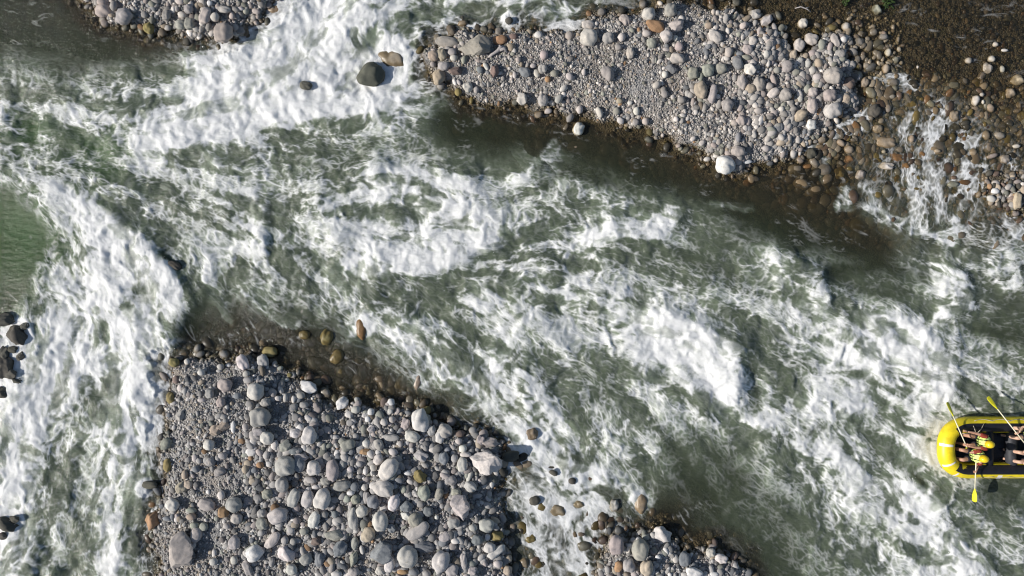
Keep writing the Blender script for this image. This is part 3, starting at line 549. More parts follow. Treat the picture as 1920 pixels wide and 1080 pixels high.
# names of the stones one finds first; the others are described by where they lie beside these
MARKS = [(330,1039,'craggy pinkish boulder beside the white chute'),(865,951,'pink angular boulder'),(912,872,'split grey-white boulder'),(787,790,'tall pale stone at the pool'),(486,783,'great round grey stone'),(577,726,'white angular stone at the pool'),(417,961,'orange stone'),(533,875,'smooth grey ball stone'),(623,883,'pink-white egg stone'),(727,881,'slanted pale egg stone'),(711,1039,'blue-grey slab'),(763,1046,'round cream stone'),(784,996,'long grey lozenge stone'),(712,979,'half-lit pale stone'),(519,969,'broad pale oval stone'),(475,1039,'white chipped stone'),(603,936,'pink-veined oval stone'),(285,978,'wet orange-brown rock'),(340,915,'tan lumpy stone'),(932,1007,'yellowish blocky stone'),(628,1005,'greenish long slab'),(418,800,'tan flat broken stone'),(718,917,'saddle-shaped pale stone'),(661,975,'tall narrow grey stone'),(738,944,'white egg stone'),(826,1055,'pointed cream stone'),(772,819,'pale oval at the tall stone'),(834,809,'shaded grey stone'),
 (893,87,'big olive boulder'),(838,78,'smooth grey rock washed by foam'),(1105,68,'square pale stone'),(1231,48,'tan flat slab'),(1258,18,'grey egg stone'),(1269,46,'pale wedge stone'),(1315,168,'tall beige stone'),(1337,175,'narrow dark grey stone'),(1260,127,'dark slate wedge'),(1270,108,'pale greenish oval'),(1361,308,'large white waterline stone'),(1385,283,'pinkish oval by the white one'),(1564,140,'big mauve stone'),(1563,206,'big cream stone'),(1593,155,'round red-brown stone'),(1522,73,'smooth ivory stone'),(1499,84,'yellowish ivory stone'),(1438,37,'pale triangular stone'),(1406,130,'white cut stone'),(1474,177,'round grey disc stone'),(985,135,'blue-grey split stone'),(1085,241,'half-sunk white stone'),(823,142,'tan blocky stone'),(938,74,'orange-tan stone'),(1140,136,'long grey disc'),(1365,196,'rounded dark grey stone'),(1328,131,'green-grey round stone'),(1341,67,'ivory oval stone'),(1424,157,'pale pink oval'),
 (1662,267,'long pinkish-tan stone'),(1663,310,'white jagged stone'),(1682,295,'orange-pink oval'),(1615,327,'pale diamond-shaped stone'),(1797,277,'dark mossy rock'),(1822,322,'wet striped red rock'),(1789,217,'tan stone capped with moss'),(1853,128,'pale arrowhead stone'),(1908,150,'cream stone in brown water'),(1909,376,'upright cream stone'),(1575,325,'olive round stone'),(1600,243,'wet grey rock under foam'),(1710,197,'yellow-brown wet stone'),(1646,17,'angular grey-green stone'),
 (230,29,'pale round stone at the dark pool'),(278,52,'pale yellow stone'),(417,60,'large pinkish-grey boulder at the rapids'),(384,28,'tall pale stone'),(192,18,'mauve-grey boulder'),
 (1202,942,'upright tan rock with yellow moss'),(1201,1033,'green-grey upright stone'),(1243,1005,'pale peaked stone'),(1156,1023,'pinkish-grey upright stone'),(1213,1067,'tan stone at the lower point'),(1303,1075,'white flat stone'),
 (697,138,'dark green-grey boulder in white water'),(737,108,'tan boulder overrun by white water'),(997,815,'pinkish rock in the side rapid'),(1048,958,'olive rock in the side rapid'),(28,630,'black rock at the left rapids'),(6,690,'black slab at the left rapids'),(325,497,'small black rock tip in foam'),(1853,552,'sunken tan boulder'),(1227,890,'sunken orange-brown boulder'),(1810,447,'sunken orange rock'),(752,722,'sunken mossy rock'),(677,617,'narrow reddish rock with foam round it')]
CNAME = {'p': 'pale grey', 'g': 'mid grey', 'w': 'whitish', 'k': 'pinkish grey', 'b': 'dark blue-grey', 'n': 'greenish grey', 't': 'tan', 'o': 'orange-brown', 'y': 'mossy yellow', 'd': 'blackish wet', 'D': 'dark green-grey', 'r': 'reddish brown'}
def place_of(u, v):
    if v < 345 and 780 < u < 1700 and not (u > 1480 and v > 225 and u-1480 > (330-v)*1.1): return 'on the upper gravel bar'
    if u > 1440 and v < 500: return 'in the stony shallows'
    if v < 90 and u < 560: return 'on the far gravel bar'
    if v > 660 and 270 < u < 950: return 'on the lower gravel bar'
    if v > 985 and 1110 < u < 1400: return 'on the small gravel point'
    return 'in the river'
def direction(du, dv):
    a = math.degrees(math.atan2(-dv, du)) % 360
    return ['right of', 'up and right of', 'above', 'up and left of', 'left of', 'down and left of', 'below', 'down and right of'][int((a+22.5)//45) % 8]
CRAG = []
for i in range(3):
    v, f = stone_mesh('boulder', 91+i, 2, 5); me = big_mesh('boulder', v, f); me.materials.append(STONE); CRAG.append(me)
labels = {}; used = set()
mark_rows = {}
for (mu, mv, nm) in MARKS:
    i = min(range(len(rows)), key=lambda k: (rows[k][0]-mu)**2+(rows[k][1]-mv)**2)
    if i < N_SINGLE and i not in mark_rows: mark_rows[i] = nm
def stone_label(i):
    u, v, w, h, a, c, fl = rows[i]; where = place_of(u, v)
    if i in mark_rows:
        nm = mark_rows[i]; s = nm if any(k in nm for k in ('water', 'river', 'rapid', 'pool', 'chute')) else nm+' '+where
        return s if len(s.split()) >= 4 else s+' of river stones'
    asp = w/h; shape = 'angular' if 'a' in fl else 'long' if asp > 1.65 else 'oval' if asp > 1.22 else 'round'
    size = 'large' if w*h > 900 else 'small' if w*h < 330 else 'middling'
    near = sorted(mark_rows, key=lambda k: (rows[k][0]-u)**2+(rows[k][1]-v)**2)
    for k in near[:5]:
        s = f"{size} {CNAME[c]} {shape} stone {direction(u-rows[k][0], v-rows[k][1])} the {mark_rows[k]}"
        if s not in used and len(s.split()) <= 16: used.add(s); return s
    return s
GROUPS = {'on the upper gravel bar': 'stones on the upper gravel bar', 'in the stony shallows': 'stones in the shallows', 'on the far gravel bar': 'stones on the far gravel bar', 'on the lower gravel bar': 'stones on the lower gravel bar', 'on the small gravel point': 'stones on the small gravel point', 'in the river': 'rocks in the river'}
loose = []                                     # what is smaller joins the loose pebbles
def settle(r):
    u, v, w, h, a, c, fl = r; zt = .70 if 'a' in fl else .78
    t = zt*min(w, h)/PPM; g = ground_at(u, v)
    if 's' in fl: zc = -.05-t/2
    elif 'e' in fl: zc = max((.13+.26*min(w, h)/PPM if c in 'dD' or 'a' in fl else .04+.09*min(w, h)/PPM)-t*.5, g+t*.3 if g > .02 else -9)
    else:
        zc = max(g, -.10)+t*.38
        if place_of(u, v) == 'in the stony shallows' and g < .03: zc = (.035 if c in 'dygro' else .10)-t*.5
    u2, v2 = seen(u, v, zc+t*.2)
    return P(u2, v2, zc), t
for i, r in enumerate(rows):
    u, v, w, h, a, c, fl = r; loc, t = settle(r); j = lambda: rnd.uniform(.88, 1.12); k = rnd.uniform(.92, 1.22)
    wm = (1.03, 1., .96) if v < 500 else (1.1, 1.09, 1.075)
    col = tuple(min(.72, x*k*rnd.uniform(.97, 1.03)*y) for x, y in zip(TINT[c], wm))
    if i >= N_SINGLE: loose.append((loc, w, h, t, a, col)); continue
    me = (ANG if 'a' in fl else ROUND)[rnd.randrange(7 if 'a' in fl else 10)]
    if 'a' in fl and w*h > 2200 and c != 'D': me = CRAG[i % 3]
    o = bpy.data.objects.new('boulder' if w*h > 1100 else 'stone', me); COL.objects.link(o)
    o.location = loc; o.scale = (w/PPM/2, h/PPM/2, t/2)
    o.rotation_euler = (rnd.uniform(-.12, .12), rnd.uniform(-.12, .12), R(a)); o.color = col+(1,)
    tag(o, stone_label(i), 'boulder' if w*h > 1100 else 'stone', GROUPS[place_of(u, v)])

# ---------------- loose pebbles: gravel on the bars, cobbles under the shallows ----------------
LOW = [stone_mesh('p', 200+i, i % 3 == 2, 2) for i in range(8)]; TINY = [stone_mesh('p', 300+i, i % 3 == 2, 1) for i in range(6)]
U_EDGE = (U0, U0+SP*(NU-1), V0, V0+SP*(NV-1))
def pile(name, items, label, cat):
    """items: array rows x, y, z, half w, half h, half t, yaw, tilt, r, g, b"""
    A = np.array(items, np.float32)
    yb, yt, xl, xr = (540-U_EDGE[3])/PPM, (540-U_EDGE[2])/PPM, (U_EDGE[0]-960)/PPM, (U_EDGE[1]-960)/PPM   # the same banks go on outside the picture
    for ax, e in ((1, yb), (1, yt), (0, xl), (0, xr)):
        M_ = A[np.abs(A[:, ax]-e) < 3.2].copy(); M_ = M_[(M_[:, ax]-e)*(0-e) > 0]; M_[:, ax] = 2*e-M_[:, ax]; M_[:, 6] += 1.3; A = np.concatenate([A, M_])
    rs = np.random.RandomState(9); co = []; fa = []; cl = []; base = 0
    big = A[:, 3] > .075
    for sel, lib in ((big, LOW), (~big, TINY)):
        B = A[sel]; pick = rs.randint(0, len(lib), len(B))
        for q, (vs, fs) in enumerate(lib):
            C = B[pick == q]
            if not len(C): continue
            p = vs[None]*C[:, None, 3:6]; ct, s_ = np.cos(C[:, 7])[:, None], np.sin(C[:, 7])[:, None]
            y, z = p[..., 1]*ct-p[..., 2]*s_, p[..., 1]*s_+p[..., 2]*ct
            c, s = np.cos(C[:, 6])[:, None], np.sin(C[:, 6])[:, None]
            xyz = np.stack([p[..., 0]*c-y*s, p[..., 0]*s+y*c, z], -1)+C[:, None, 0:3]
            co.append(xyz.reshape(-1, 3)); fa.append((fs[None]+(np.arange(len(C))*len(vs))[:, None, None]+base).reshape(-1, 3)); base += len(C)*len(vs)
            cl.append(np.repeat(np.concatenate([C[:, 8:11], np.ones((len(C), 1))], 1), len(vs), 0))
    me = big_mesh(name, np.concatenate(co), np.concatenate(fa), {'tint': ('FLOAT_COLOR', np.concatenate(cl))})
    return tag(link(name, me, [PEBBLE]), label, cat, None, 'stuff')
def scatter(poly, cover, dmin, dmax, alpha, weights, test, seed, sink=.25, fine=None, bright=1., top=None, sandy=False):
    rs = random.Random(seed); us = [p[0] for p in poly]; vs = [p[1] for p in poly]; out = []
    box = (max(min(us), U0+5), min(max(us), U1-5), max(min(vs), V0+5), min(max(vs), V1-5)); area = 0; tot = (box[1]-box[0])*(box[3]-box[2])
    pts = []
    while area < tot*cover:
        d = min(dmax, dmin*(1-rs.random())**(-1/alpha)); u, v = rs.uniform(box[0], box[1]), rs.uniform(box[2], box[3])
        if fine: d = max(3.2, d*fine(u, v))
        pts.append((u, v, d)); area += .78*d*d*.8
    U = np.array([p[0] for p in pts], np.float32); V = np.array([p[1] for p in pts], np.float32)
    s = sample(SDF, U, V); g = sample(GROUND, U, V); ins = poly_sdf(poly, U, V) if test is None else None
    gap = fbm(U/70, V/70, 600+seed, 3)+.5*fbm(U/22, V/22, 640+seed, 2); vary = 1+.8*fbm(U/55, V/55, 680+seed, 3)
    keys, ws = zip(*weights)
    for (u, v, d), sd, gz, k, gp, vr in zip(pts, s, g, ins if ins is not None else s, gap, vary):
        if sandy and gp > .16 and (d < 9 or rs.random() < .5) and rs.random() < .72: continue
        if sandy: d *= float(np.clip(vr, .7, 1.35))
        if (k < 0 if test is None else test(u, v, sd)):
            c = TINT[rs.choices(keys, ws)[0]]; q = rs.choice((rs.uniform(.5, .9), rs.uniform(.85, 1.3)))*bright; asp = rs.uniform(1., 1.6); w = d*asp**.5; h = d/asp**.5; t = d*rs.uniform(.5, .75)
            out.append(((u-960)/PPM, (540-v)/PPM, (gz+t/PPM*(.5-sink)) if top is None else min(gz+t/PPM*.4, rs.uniform(*top)-t/PPM/2), w/PPM/2, h/PPM/2, t/PPM/2, rs.uniform(0, 6.28), rs.gauss(0, .25), c[0]*q*(1.03 if v < 500 else .95), c[1]*q*(1 if v < 500 else .95), c[2]*q*(.965 if v < 500 else .95)))
    return out
DRY = [('p', 5), ('g', 6), ('w', 1.6), ('k', 2.2), ('b', 1.6), ('n', 1.6), ('t', 1.2), ('o', .15)]
WET = [('g', 5), ('y', 1.2), ('t', 4), ('n', 3), ('r', 2), ('d', 3), ('o', .7), ('k', 1.5), ('b', 1.5)]
grv = []
fineB1 = lambda u, v: .62 if u < 1060 else .62+.4*min(1, max(0, (u-1180)/260))
fineB2 = lambda u, v: .72 if u < 470 else 1.05
onbar = lambda u, v, s: s < 3
B = lambda k: BARS[k][0]
grv += scatter(B('upper gravel bar'), 1.9, 3.7, 13, 2.9, DRY, onbar, 1, .3, fineB1, sandy=True)
grv += scatter(B('lower gravel bar'), 1.9, 3.9, 15, 2.6, DRY, lambda u, v, s: s < 3 and u < 985, 2, .3, fineB2, sandy=True)
grv += scatter(B('far gravel bar'), 1.8, 4.0, 14, 2.7, DRY, onbar, 3, .3)
grv += scatter(B('small gravel point'), 1.8, 4.0, 14, 2.7, DRY, lambda u, v, s: s < 3 and u > 985, 4, .3)
for loc, w, h, t, a, col in loose: grv.append((loc.x, loc.y, loc.z, w/PPM/2, h/PPM/2, t/2, R(a), 0., col[0], col[1], col[2]))
pile('gravel', grv, 'grey river gravel and small pebbles covering the dry bars', 'gravel')
wet = []
near = lambda a, b: (lambda u, v, s: a < s < b)
wet += scatter([(780, -20), (1720, -20), (1720, 360), (780, 360)], .55, 6, 17, 2.2, WET, near(2, 34), 11, .25, None, .8)
wet += scatter([(260, 620), (990, 620), (990, 1110), (260, 1110)], .60, 6, 20, 2.2, WET, near(2, 36), 12, .25, None, .8)
wet += scatter([(120, -60), (600, -60), (600, 110), (120, 110)], .6, 6, 17, 2.2, WET, near(2, 26), 13, .25, None, .8)
wet += scatter([(1080, 960), (1460, 960), (1460, 1150), (1080, 1150)], .7, 6, 18, 2.2, WET, near(2, 40), 14, .25, None, .8)
SHAL = [(1450, 345), (1560, 250), (1640, 150), (1740, 135), (1960, 170), (2000, 470), (1840, 470), (1700, 455), (1560, 400), (1480, 390)]
wet += scatter(SHAL, 2.6, 7, 26, 2.1, [('g', 5), ('y', 1.5), ('t', 5), ('n', 3), ('r', 1.5), ('d', 2), ('o', .8), ('k', 1)], None, 15, .22, None, .85, (-.065, .022))
wet += scatter(SHAL, .55, 13, 30, 2.6, [('t', 4), ('y', 2), ('o', 1.6), ('n', 3), ('g', 3), ('r', 2), ('d', 2)], None, 25, .22, None, 1.0, (-.01, .075))
SHELF = [('t', 4), ('y', 1.6), ('o', .8), ('n', 4), ('g', 4), ('r', 2.5), ('d', 4), ('k', 1)]
wet += scatter([(330, 640), (520, 650), (620, 680), (760, 720), (900, 790), (960, 850), (880, 830), (740, 790), (600, 760), (480, 700), (330, 690)], .75, 9, 26, 2.6, SHELF, None, 31, .22, None, .85, (-.07, .06))
wet += scatter([(540, 600), (700, 610), (800, 700), (760, 750), (640, 740), (560, 680)], .35, 12, 30, 2.6, SHELF, None, 34, .22, None, .8, (-.12, .015))
wet += scatter([(955, 830), (1060, 850), (1170, 900), (1240, 960), (1180, 1010), (1130, 1100), (960, 1100)], .42, 13, 34, 2.8, SHELF, None, 32, .22, None, .9, (-.01, .10))
grv2 = scatter([(1590, 50), (1670, 60), (1690, 130), (1650, 190), (1610, 260), (1540, 300), (1500, 330), (1480, 300), (1590, 200)], .55, 7, 22, 2.5, DRY, None, 33, .25, None, .9, (.01, .10)); wet += grv2
wet += scatter(B('stony shallows'), 1.6, 5, 14, 2.3, WET, onbar, 21, .2)
wet += scatter([(1590, 15), (1690, 40), (1700, 140), (1600, 150)], .34, 4, 10, 2.4, [('p', 4), ('w', 3), ('k', 1)], None, 20, .2, None, 1.1, (.02, .07))
wet += scatter([(1290, -40), (2050, -40), (2050, 170), (1640, 150), (1290, 60)], .5, 3.5, 11, 2.4, WET, None, 16, .3, None, .5, (-.06, .0))
wet += scatter([(330, 610), (560, 600), (700, 660), (860, 720), (900, 800), (640, 760), (520, 690), (330, 690)], .9, 6, 24, 2.1, WET, None, 17, .3, None, 1.0, (-.22, -.015))
wet += scatter([(820, 170), (1000, 200), (1340, 310), (1480, 330), (1700, 440), (1900, 470), (1900, 520), (1500, 450), (1300, 380), (1050, 280), (840, 230)], .6, 7, 26, 2.1, WET, None, 22, .3, None, 1.0, (-.3, -.04))
wet += scatter([(940, 820), (1010, 800), (1120, 890), (1180, 960), (1150, 1110), (950, 1110)], .55, 9, 26, 2.0, WET, None, 18, .2, None, .7, (-.09, .02))
wet += scatter([(1300, 320), (1480, 330), (1700, 440), (1900, 470), (1900, 520), (1500, 460), (1300, 400)], .25, 8, 22, 2.2, WET, None, 19, .3, None, .8)
pile('riverbed_cobbles', wet, 'wet brown and olive cobbles under the shallow water', 'cobbles')

def spray(n=9000):
    rs = np.random.RandomState(77); w = np.clip(F['foam']-.45, 0, 1)*np.clip(F['lift']-.05, 0, .2)*sstep(.3, .9, gnoise(UU/26, VV/26, 900)+.45)
    w[(UU < -40) | (UU > 1960) | (VV < -40) | (VV > 1120)] = 0; k = rs.choice(w.size, n, p=(w/w.sum()).ravel())
    u = UU.ravel()[k]+rs.normal(0, 5, n); v = VV.ravel()[k]+rs.normal(0, 5, n); z = F['z'].ravel()[k]+rs.exponential(.055, n)+.01
    r = rs.uniform(.004, .011, n)*(1+(rs.rand(n) > .95)*.6); o = np.array([(1, 0, 0), (-1, 0, 0), (0, 1, 0), (0, -1, 0), (0, 0, 1), (0, 0, -1)], np.float32)
    f = np.array([(0, 2, 4), (2, 1, 4), (1, 3, 4), (3, 0, 4), (2, 0, 5), (1, 2, 5), (3, 1, 5), (0, 3, 5)])
    c = np.stack([(u-960)/PPM, (540-v)/PPM, z], -1); co = (c[:, None]+o[None]*r[:, None, None]).reshape(-1, 3)
    me = big_mesh('spray', co, (f[None]+6*np.arange(n)[:, None, None]).reshape(-1, 3))
    tag(link('spray', me, [plain('spray_white', (.85, .86, .86), .3, .5, .03, 5.)]), 'white droplets of spray thrown up by the breaking waves', 'spray', None, 'stuff')
spray()

# ---------------- raft ----------------
def tube(pts, rad, n=8, caps=True, closed=False):
    """swept round tube; rad: one number or one per point"""
    pts = [Vector(p) for p in pts]; m = len(pts); rad = rad if isinstance(rad, (list, tuple)) else [rad]*m; vs, fs = [], []
    up = Vector((0, 0, 1))
    for i, p in enumerate(pts):
        a = pts[(i-1) % m] if closed or i > 0 else p; b = pts[(i+1) % m] if closed or i < m-1 else p
        t = (b-a).normalized(); s = t.cross(up); s = s.normalized() if s.length > 1e-4 else Vector((1, 0, 0)); w = s.cross(t)
        for k in range(n):
            f = 2*math.pi*k/n; vs.append(p+(s*math.cos(f)+w*math.sin(f))*rad[i])
    for i in range(m if closed else m-1):
        for k in range(n):
            q = (i+1) % m; fs.append((i*n+k, i*n+(k+1) % n, q*n+(k+1) % n, q*n+k))
    if caps and not closed:
        fs.append(tuple(range(n-1, -1, -1))); fs.append(tuple(range((m-1)*n, m*n)))
    return vs, fs
def join(*parts):
    vs, fs = [], []
    for v, f in parts:
        b = len(vs); vs += list(v); fs += [tuple(i+b for i in q) for q in f]
    return vs, fs
def capsule(a, b, r0, r1, n=8):
    a, b = Vector(a), Vector(b); t = (b-a).normalized(); pts, rd = [], []
    for k in (-.95, -.6, 0): pts.append(a+t*k*r0); rd.append(r0*math.sqrt(max(.02, 1-k*k)))
    for k in (.33, .66): pts.append(a.lerp(b, k)); rd.append(r0+(r1-r0)*k)
    for k in (0, .6, .95): pts.append(b+t*k*r1); rd.append(r1*math.sqrt(max(.02, 1-k*k)))
    return tube(pts, rd, n)
def blob(c, rx, ry, rz, nu=14, nv=9, f=None):
    vs, fs = [], []; c = Vector(c)
    for j in range(nv+1):
        th = math.pi*j/nv
        for i in range(nu):
            ph = 2*math.pi*i/nu; d = Vector((math.sin(th)*math.cos(ph), math.sin(th)*math.sin(ph), math.cos(th)))
            q = Vector((d.x*rx, d.y*ry, d.z*rz)); vs.append(c+(f(d, q) if f else q))
    for j in range(nv):
        for i in range(nu): fs.append((j*nu+i, (j+1)*nu+i, (j+1)*nu+(i+1) % nu, j*nu+(i+1) % nu))
    return vs, fs
def part(name, vf, mat, parent): return link(name, mesh(name, *vf), [mat], parent)

YEL = plain('raft_yellow_rubber', (.70, .555, .016), .42, .4, .14, 5.)
BLK = plain('raft_black_rubber', (.012, .012, .018), .5, .4, .2, 6.)
FLR = plain('raft_floor_grey', (.035, .036, .042), .6, .3, .25, 6.)
WHT = plain('white_band', (.72, .70, .68), .5, .4, .06, 8.)
ROPE = plain('rope_beige', (.48, .42, .32), .8, .2, .15, 60.)
SHAFT = plain('paddle_shaft_cream', (.70, .66, .50), .4, .4, .06, 20.)
BLADE = plain('paddle_blade_lime', (.66, .62, .02), .35, .5, .08, 12.)
SKIN = plain('skin_tan', (.42, .235, .16), .55, .35, .10, 18.)
SKIN2 = plain('skin_pale', (.52, .33, .24), .55, .35, .10, 18.)
VEST = plain('vest_lime', (.62, .78, .22), .7, .25, .08, 25.)
STRAP = plain('strap_black', (.014, .016, .016), .7, .25, .2, 40.)
RED = plain('red_cloth', (.20, .035, .022), .8, .2, .2, 20.)
NAVY = plain('dark_cloth', (.02, .02, .028), .8, .2, .2, 20.)
HELM = plain('helmet_yellow', (.72, .52, .015), .3, .5, .06, 10.)
WCLOTH = plain('white_cloth', (.7, .72, .76), .8, .2, .08, 20.)
EYE = plain('eye_dark', (.02, .015, .012), .2, .5, .1, 50.)

RL, RC, RT, BOW = 4.25, .705, .245, .85          # length, tube centre from midline, tube radius, bow reach
bow_c = P(RAFT_U, RAFT_V); ORG = Vector((bow_c.x, bow_c.y, 0))
raft = empty('raft', ORG); tag(raft, 'yellow and black inflatable raft with paddlers riding the rapids', 'raft')
def ring(n=44):
    """centre line of the raft's tube: bow at local x = RT, running back along +x"""
    pts = []
    for i in range(n+1):                       # round the bow from the far side to the near side
        a = math.pi/2-math.pi*i/n; s = math.sin(a); c = math.cos(a)
        x = RT+BOW*(1-abs(c)**.85); y = RC*math.copysign(abs(s)**.75, s)
        pts.append(Vector((x, y, .215+.17*max(0, 1-(x-RT)/1.0)**1.6)))
    m = 16; x0, x1 = RT+BOW, RL-RT-.6
    near = [Vector((x0+(x1-x0)*i/m, -RC, .215)) for i in range(1, m+1)]
    st = []
    for i in range(1, 20):
        a = -math.pi/2+math.pi*i/20; st.append(Vector((x1+.6*math.cos(a)**.85 if math.cos(a) > 0 else x1, RC*math.copysign(abs(math.sin(a))**.75, math.sin(a)), .215+.12*max(0, math.cos(a))**2)))
    far = [Vector((x1-(x1-x0)*i/m, RC, .215)) for i in range(0, m)]
    return pts+near+st+far, len(pts), len(near), len(st)
RING, nb, nn, ns_ = ring()
part('tube', tube(RING, RT, 28, closed=True), YEL, raft)
def shell_strip(idx, a0, a1, lift=.004, n=12):
    """a strip lying on the tube between two angles: 0 = outward, 90 = top, 180 = inward; its edges tuck in"""
    m = len(RING); vs, fs = [], []
    for i in idx:
        p = RING[i % m]; t = (RING[(i+1) % m]-RING[(i-1) % m]).normalized(); s = t.cross(Vector((0, 0, 1))).normalized(); w = s.cross(t)
        out = -s if s.dot(p-Vector((RL/2, 0, p.z))) < 0 else s
        if abs(p.y) > RC*.9: out = Vector((0, math.copysign(1, p.y), 0))
        for k in range(n+1):
            f = R(a0+(a1-a0)*k/n); r = RT+(lift if 0 < k < n else -.004); vs.append(p+(out*math.cos(f)+w*math.sin(f))*r)
    L = len(list(idx))
    for i in range(L-1):
        for k in range(n): fs.append((i*(n+1)+k, (i+1)*(n+1)+k, (i+1)*(n+1)+k+1, i*(n+1)+k+1))
    return vs, fs
i0 = nb-12; part('side_panel', shell_strip(range(i0, nb+nn+2), 68, 146), BLK, raft)
i1 = nb+nn+ns_-2; part('side_panel', shell_strip(range(i1, len(RING)+12), 68, 146), BLK, raft)
for at_, wd in ((nb-17, 2), (nb-10, 2), (nb+4, 2), (nb-25, 2)):
    part('white_band', shell_strip(range(at_, at_+wd), 8, 66 if at_ > nb-14 else 120, .005), WHT, raft)
def floor_shape():
    inner = [Vector((p.x+(RL/2-p.x)*.02, p.y*.94, .075)) for p in RING]; c = len(inner)
    vs = inner+[Vector((p.x, p.y, -.02)) for p in inner]; fs = [tuple(range(c)), tuple(range(2*c-1, c-1, -1))]
    fs += [(i, (i+1) % c, c+(i+1) % c, c+i) for i in range(c)]
    return vs, fs
fl = link('floor', mesh('floor', *floor_shape(), smooth=False), [FLR], raft)
for x in (1.62, 2.35, 3.2):
    m = BLK if x < 2 or x > 3 else FLR
    th = part('thwart', tube([(x, y, .24) for y in (-.55, -.52, -.3, 0, .3, .52, .55)], [.10, .155, .165, .165, .165, .155, .10], 18), m, raft)
def grab(sign, xs):
    pts = []
    for i in range(len(xs)-1):
        for k in range(6):
            t = k/6; x = xs[i]+(xs[i+1]-xs[i])*t; sag = .05*math.sin(math.pi*t)
            pts.append((x, sign*(RC+.15+sag*.8), .215+RT*.86-sag*1.1))
    return pts
for sg in (1, -1): part('grab_rope', tube(grab(sg, [1.1+.55*i for i in range(6)]), .010, 6), ROPE, raft)
part('bow_rope', tube([(.62, .50, .62), (.95, .52, .53), (1.1, .46, .50), (1.25, .30, .40), (1.35, .2, .30)], .012, 6), ROPE, raft)
part('bow_rope', tube([(1.02, .72, .50), (1.06, .60, .515), (1.1, .46, .50)], .010, 6), ROPE, raft)
part('bow_rope', tube([(1.35, .78, .49), (1.25, .62, .515), (1.1, .46, .50)], .010, 6), ROPE, raft)

# ---------------- people ----------------
def skin_body(joints, edges, rads):
    me = bpy.data.meshes.new('body'); me.from_pydata([Vector(j) for j in joints], edges, [])
    o = bpy.data.objects.new('tmp', me); COL.objects.link(o)
    md = o.modifiers.new('skin', 'SKIN'); md.use_smooth_shade = True; md.branch_smoothing = .6
    sk = me.skin_vertices[0].data
    for i, r in enumerate(rads): sk[i].radius = (r, r) if not isinstance(r, tuple) else r; sk[i].use_root = i == 0
    o.modifiers.new('sub', 'SUBSURF').levels = 2; o.modifiers[-1].render_levels = 2
    dg = bpy.context.evaluated_depsgraph_get(); dg.update(); ev = o.evaluated_get(dg).to_mesh()
    vs = [v.co.copy() for v in ev.vertices]; fs = [tuple(p.vertices) for p in ev.polygons]
    o.evaluated_get(dg).to_mesh_clear(); bpy.data.objects.remove(o); return vs, fs
def bend(a, b, l1, l2, out):                  # elbow or knee between a and b, pushed towards out
    a, b = Vector(a), Vector(b); d = (b-a).length; d2 = min(d, (l1+l2)*.995); t = (b-a).normalized()
    x = (l1*l1-l2*l2+d2*d2)/(2*d2); h = math.sqrt(max(0, l1*l1-x*x)); o = Vector(out); o = (o-t*o.dot(t)).normalized()
    return a+t*x+o*h, a+t*d2
def hand(wrist, aim, palm_n, grip=True):
    """palm with four curled fingers and a thumb from its side, closed on a shaft"""
    w = Vector(wrist); f = Vector(aim).normalized(); n = Vector(palm_n); n = (n-f*n.dot(f)).normalized(); s = f.cross(n)
    out = [blob(w+f*.045, .001, .001, .001)]
    pv, pf = blob((0, 0, 0), .045, .040, .016, 10, 6); M = Matrix((f, s, n)).transposed(); out = [([w+f*.045+M@Vector(q) for q in pv], pf)]
    for k, (off, ln) in enumerate(((-.030, .070), (-.010, .080), (.010, .075), (.029, .060))):
        b = w+f*.078+s*off; r = .0095-.0006*k; c1, c2 = (.45, 1.0) if grip else (.1, .25)
        p1 = b+(f*math.cos(c1)+n*math.sin(c1))*ln*.42; p2 = p1+(f*math.cos(c1+c2)+n*math.sin(c1+c2))*ln*.34; p3 = p2+(f*math.cos(c1+2*c2)+n*math.sin(c1+2*c2))*ln*.26
        out.append(tube([b-f*.012, b, p1, p2, p3, p3+(p3-p2)*.15], [r*.9, r*1.05, r, r*.92, r*.8, r*.35], 7))
    b = w+f*.022-s*.034; t1 = b+(f*.55-s*.65+n*.45).normalized()*.035; t2 = t1+(f*.75+n*.8).normalized()*.03
    out.append(tube([w+f*.02-s*.012, b, t1, t2, t2+(t2-t1)*.12], [.012, .0125, .011, .0095, .004], 7))
    return out
def loft(rings, n=18):
    vs, fs = [], []
    for (c, rx, ry) in rings:
        for k in range(n):
            a = 2*math.pi*k/n; ca, sa = math.cos(a), math.sin(a); e = .8
            vs.append(Vector(c)+Vector((rx*math.copysign(abs(ca)**e, ca), ry*math.copysign(abs(sa)**e, sa), 0)))
    for i in range(len(rings)-1):
        for k in range(n): fs.append((i*n+k, i*n+(k+1) % n, (i+1)*n+(k+1) % n, (i+1)*n+k))
    fs.append(tuple(range(n-1, -1, -1))); fs.append(tuple(range((len(rings)-1)*n, len(rings)*n)))
    return vs, fs
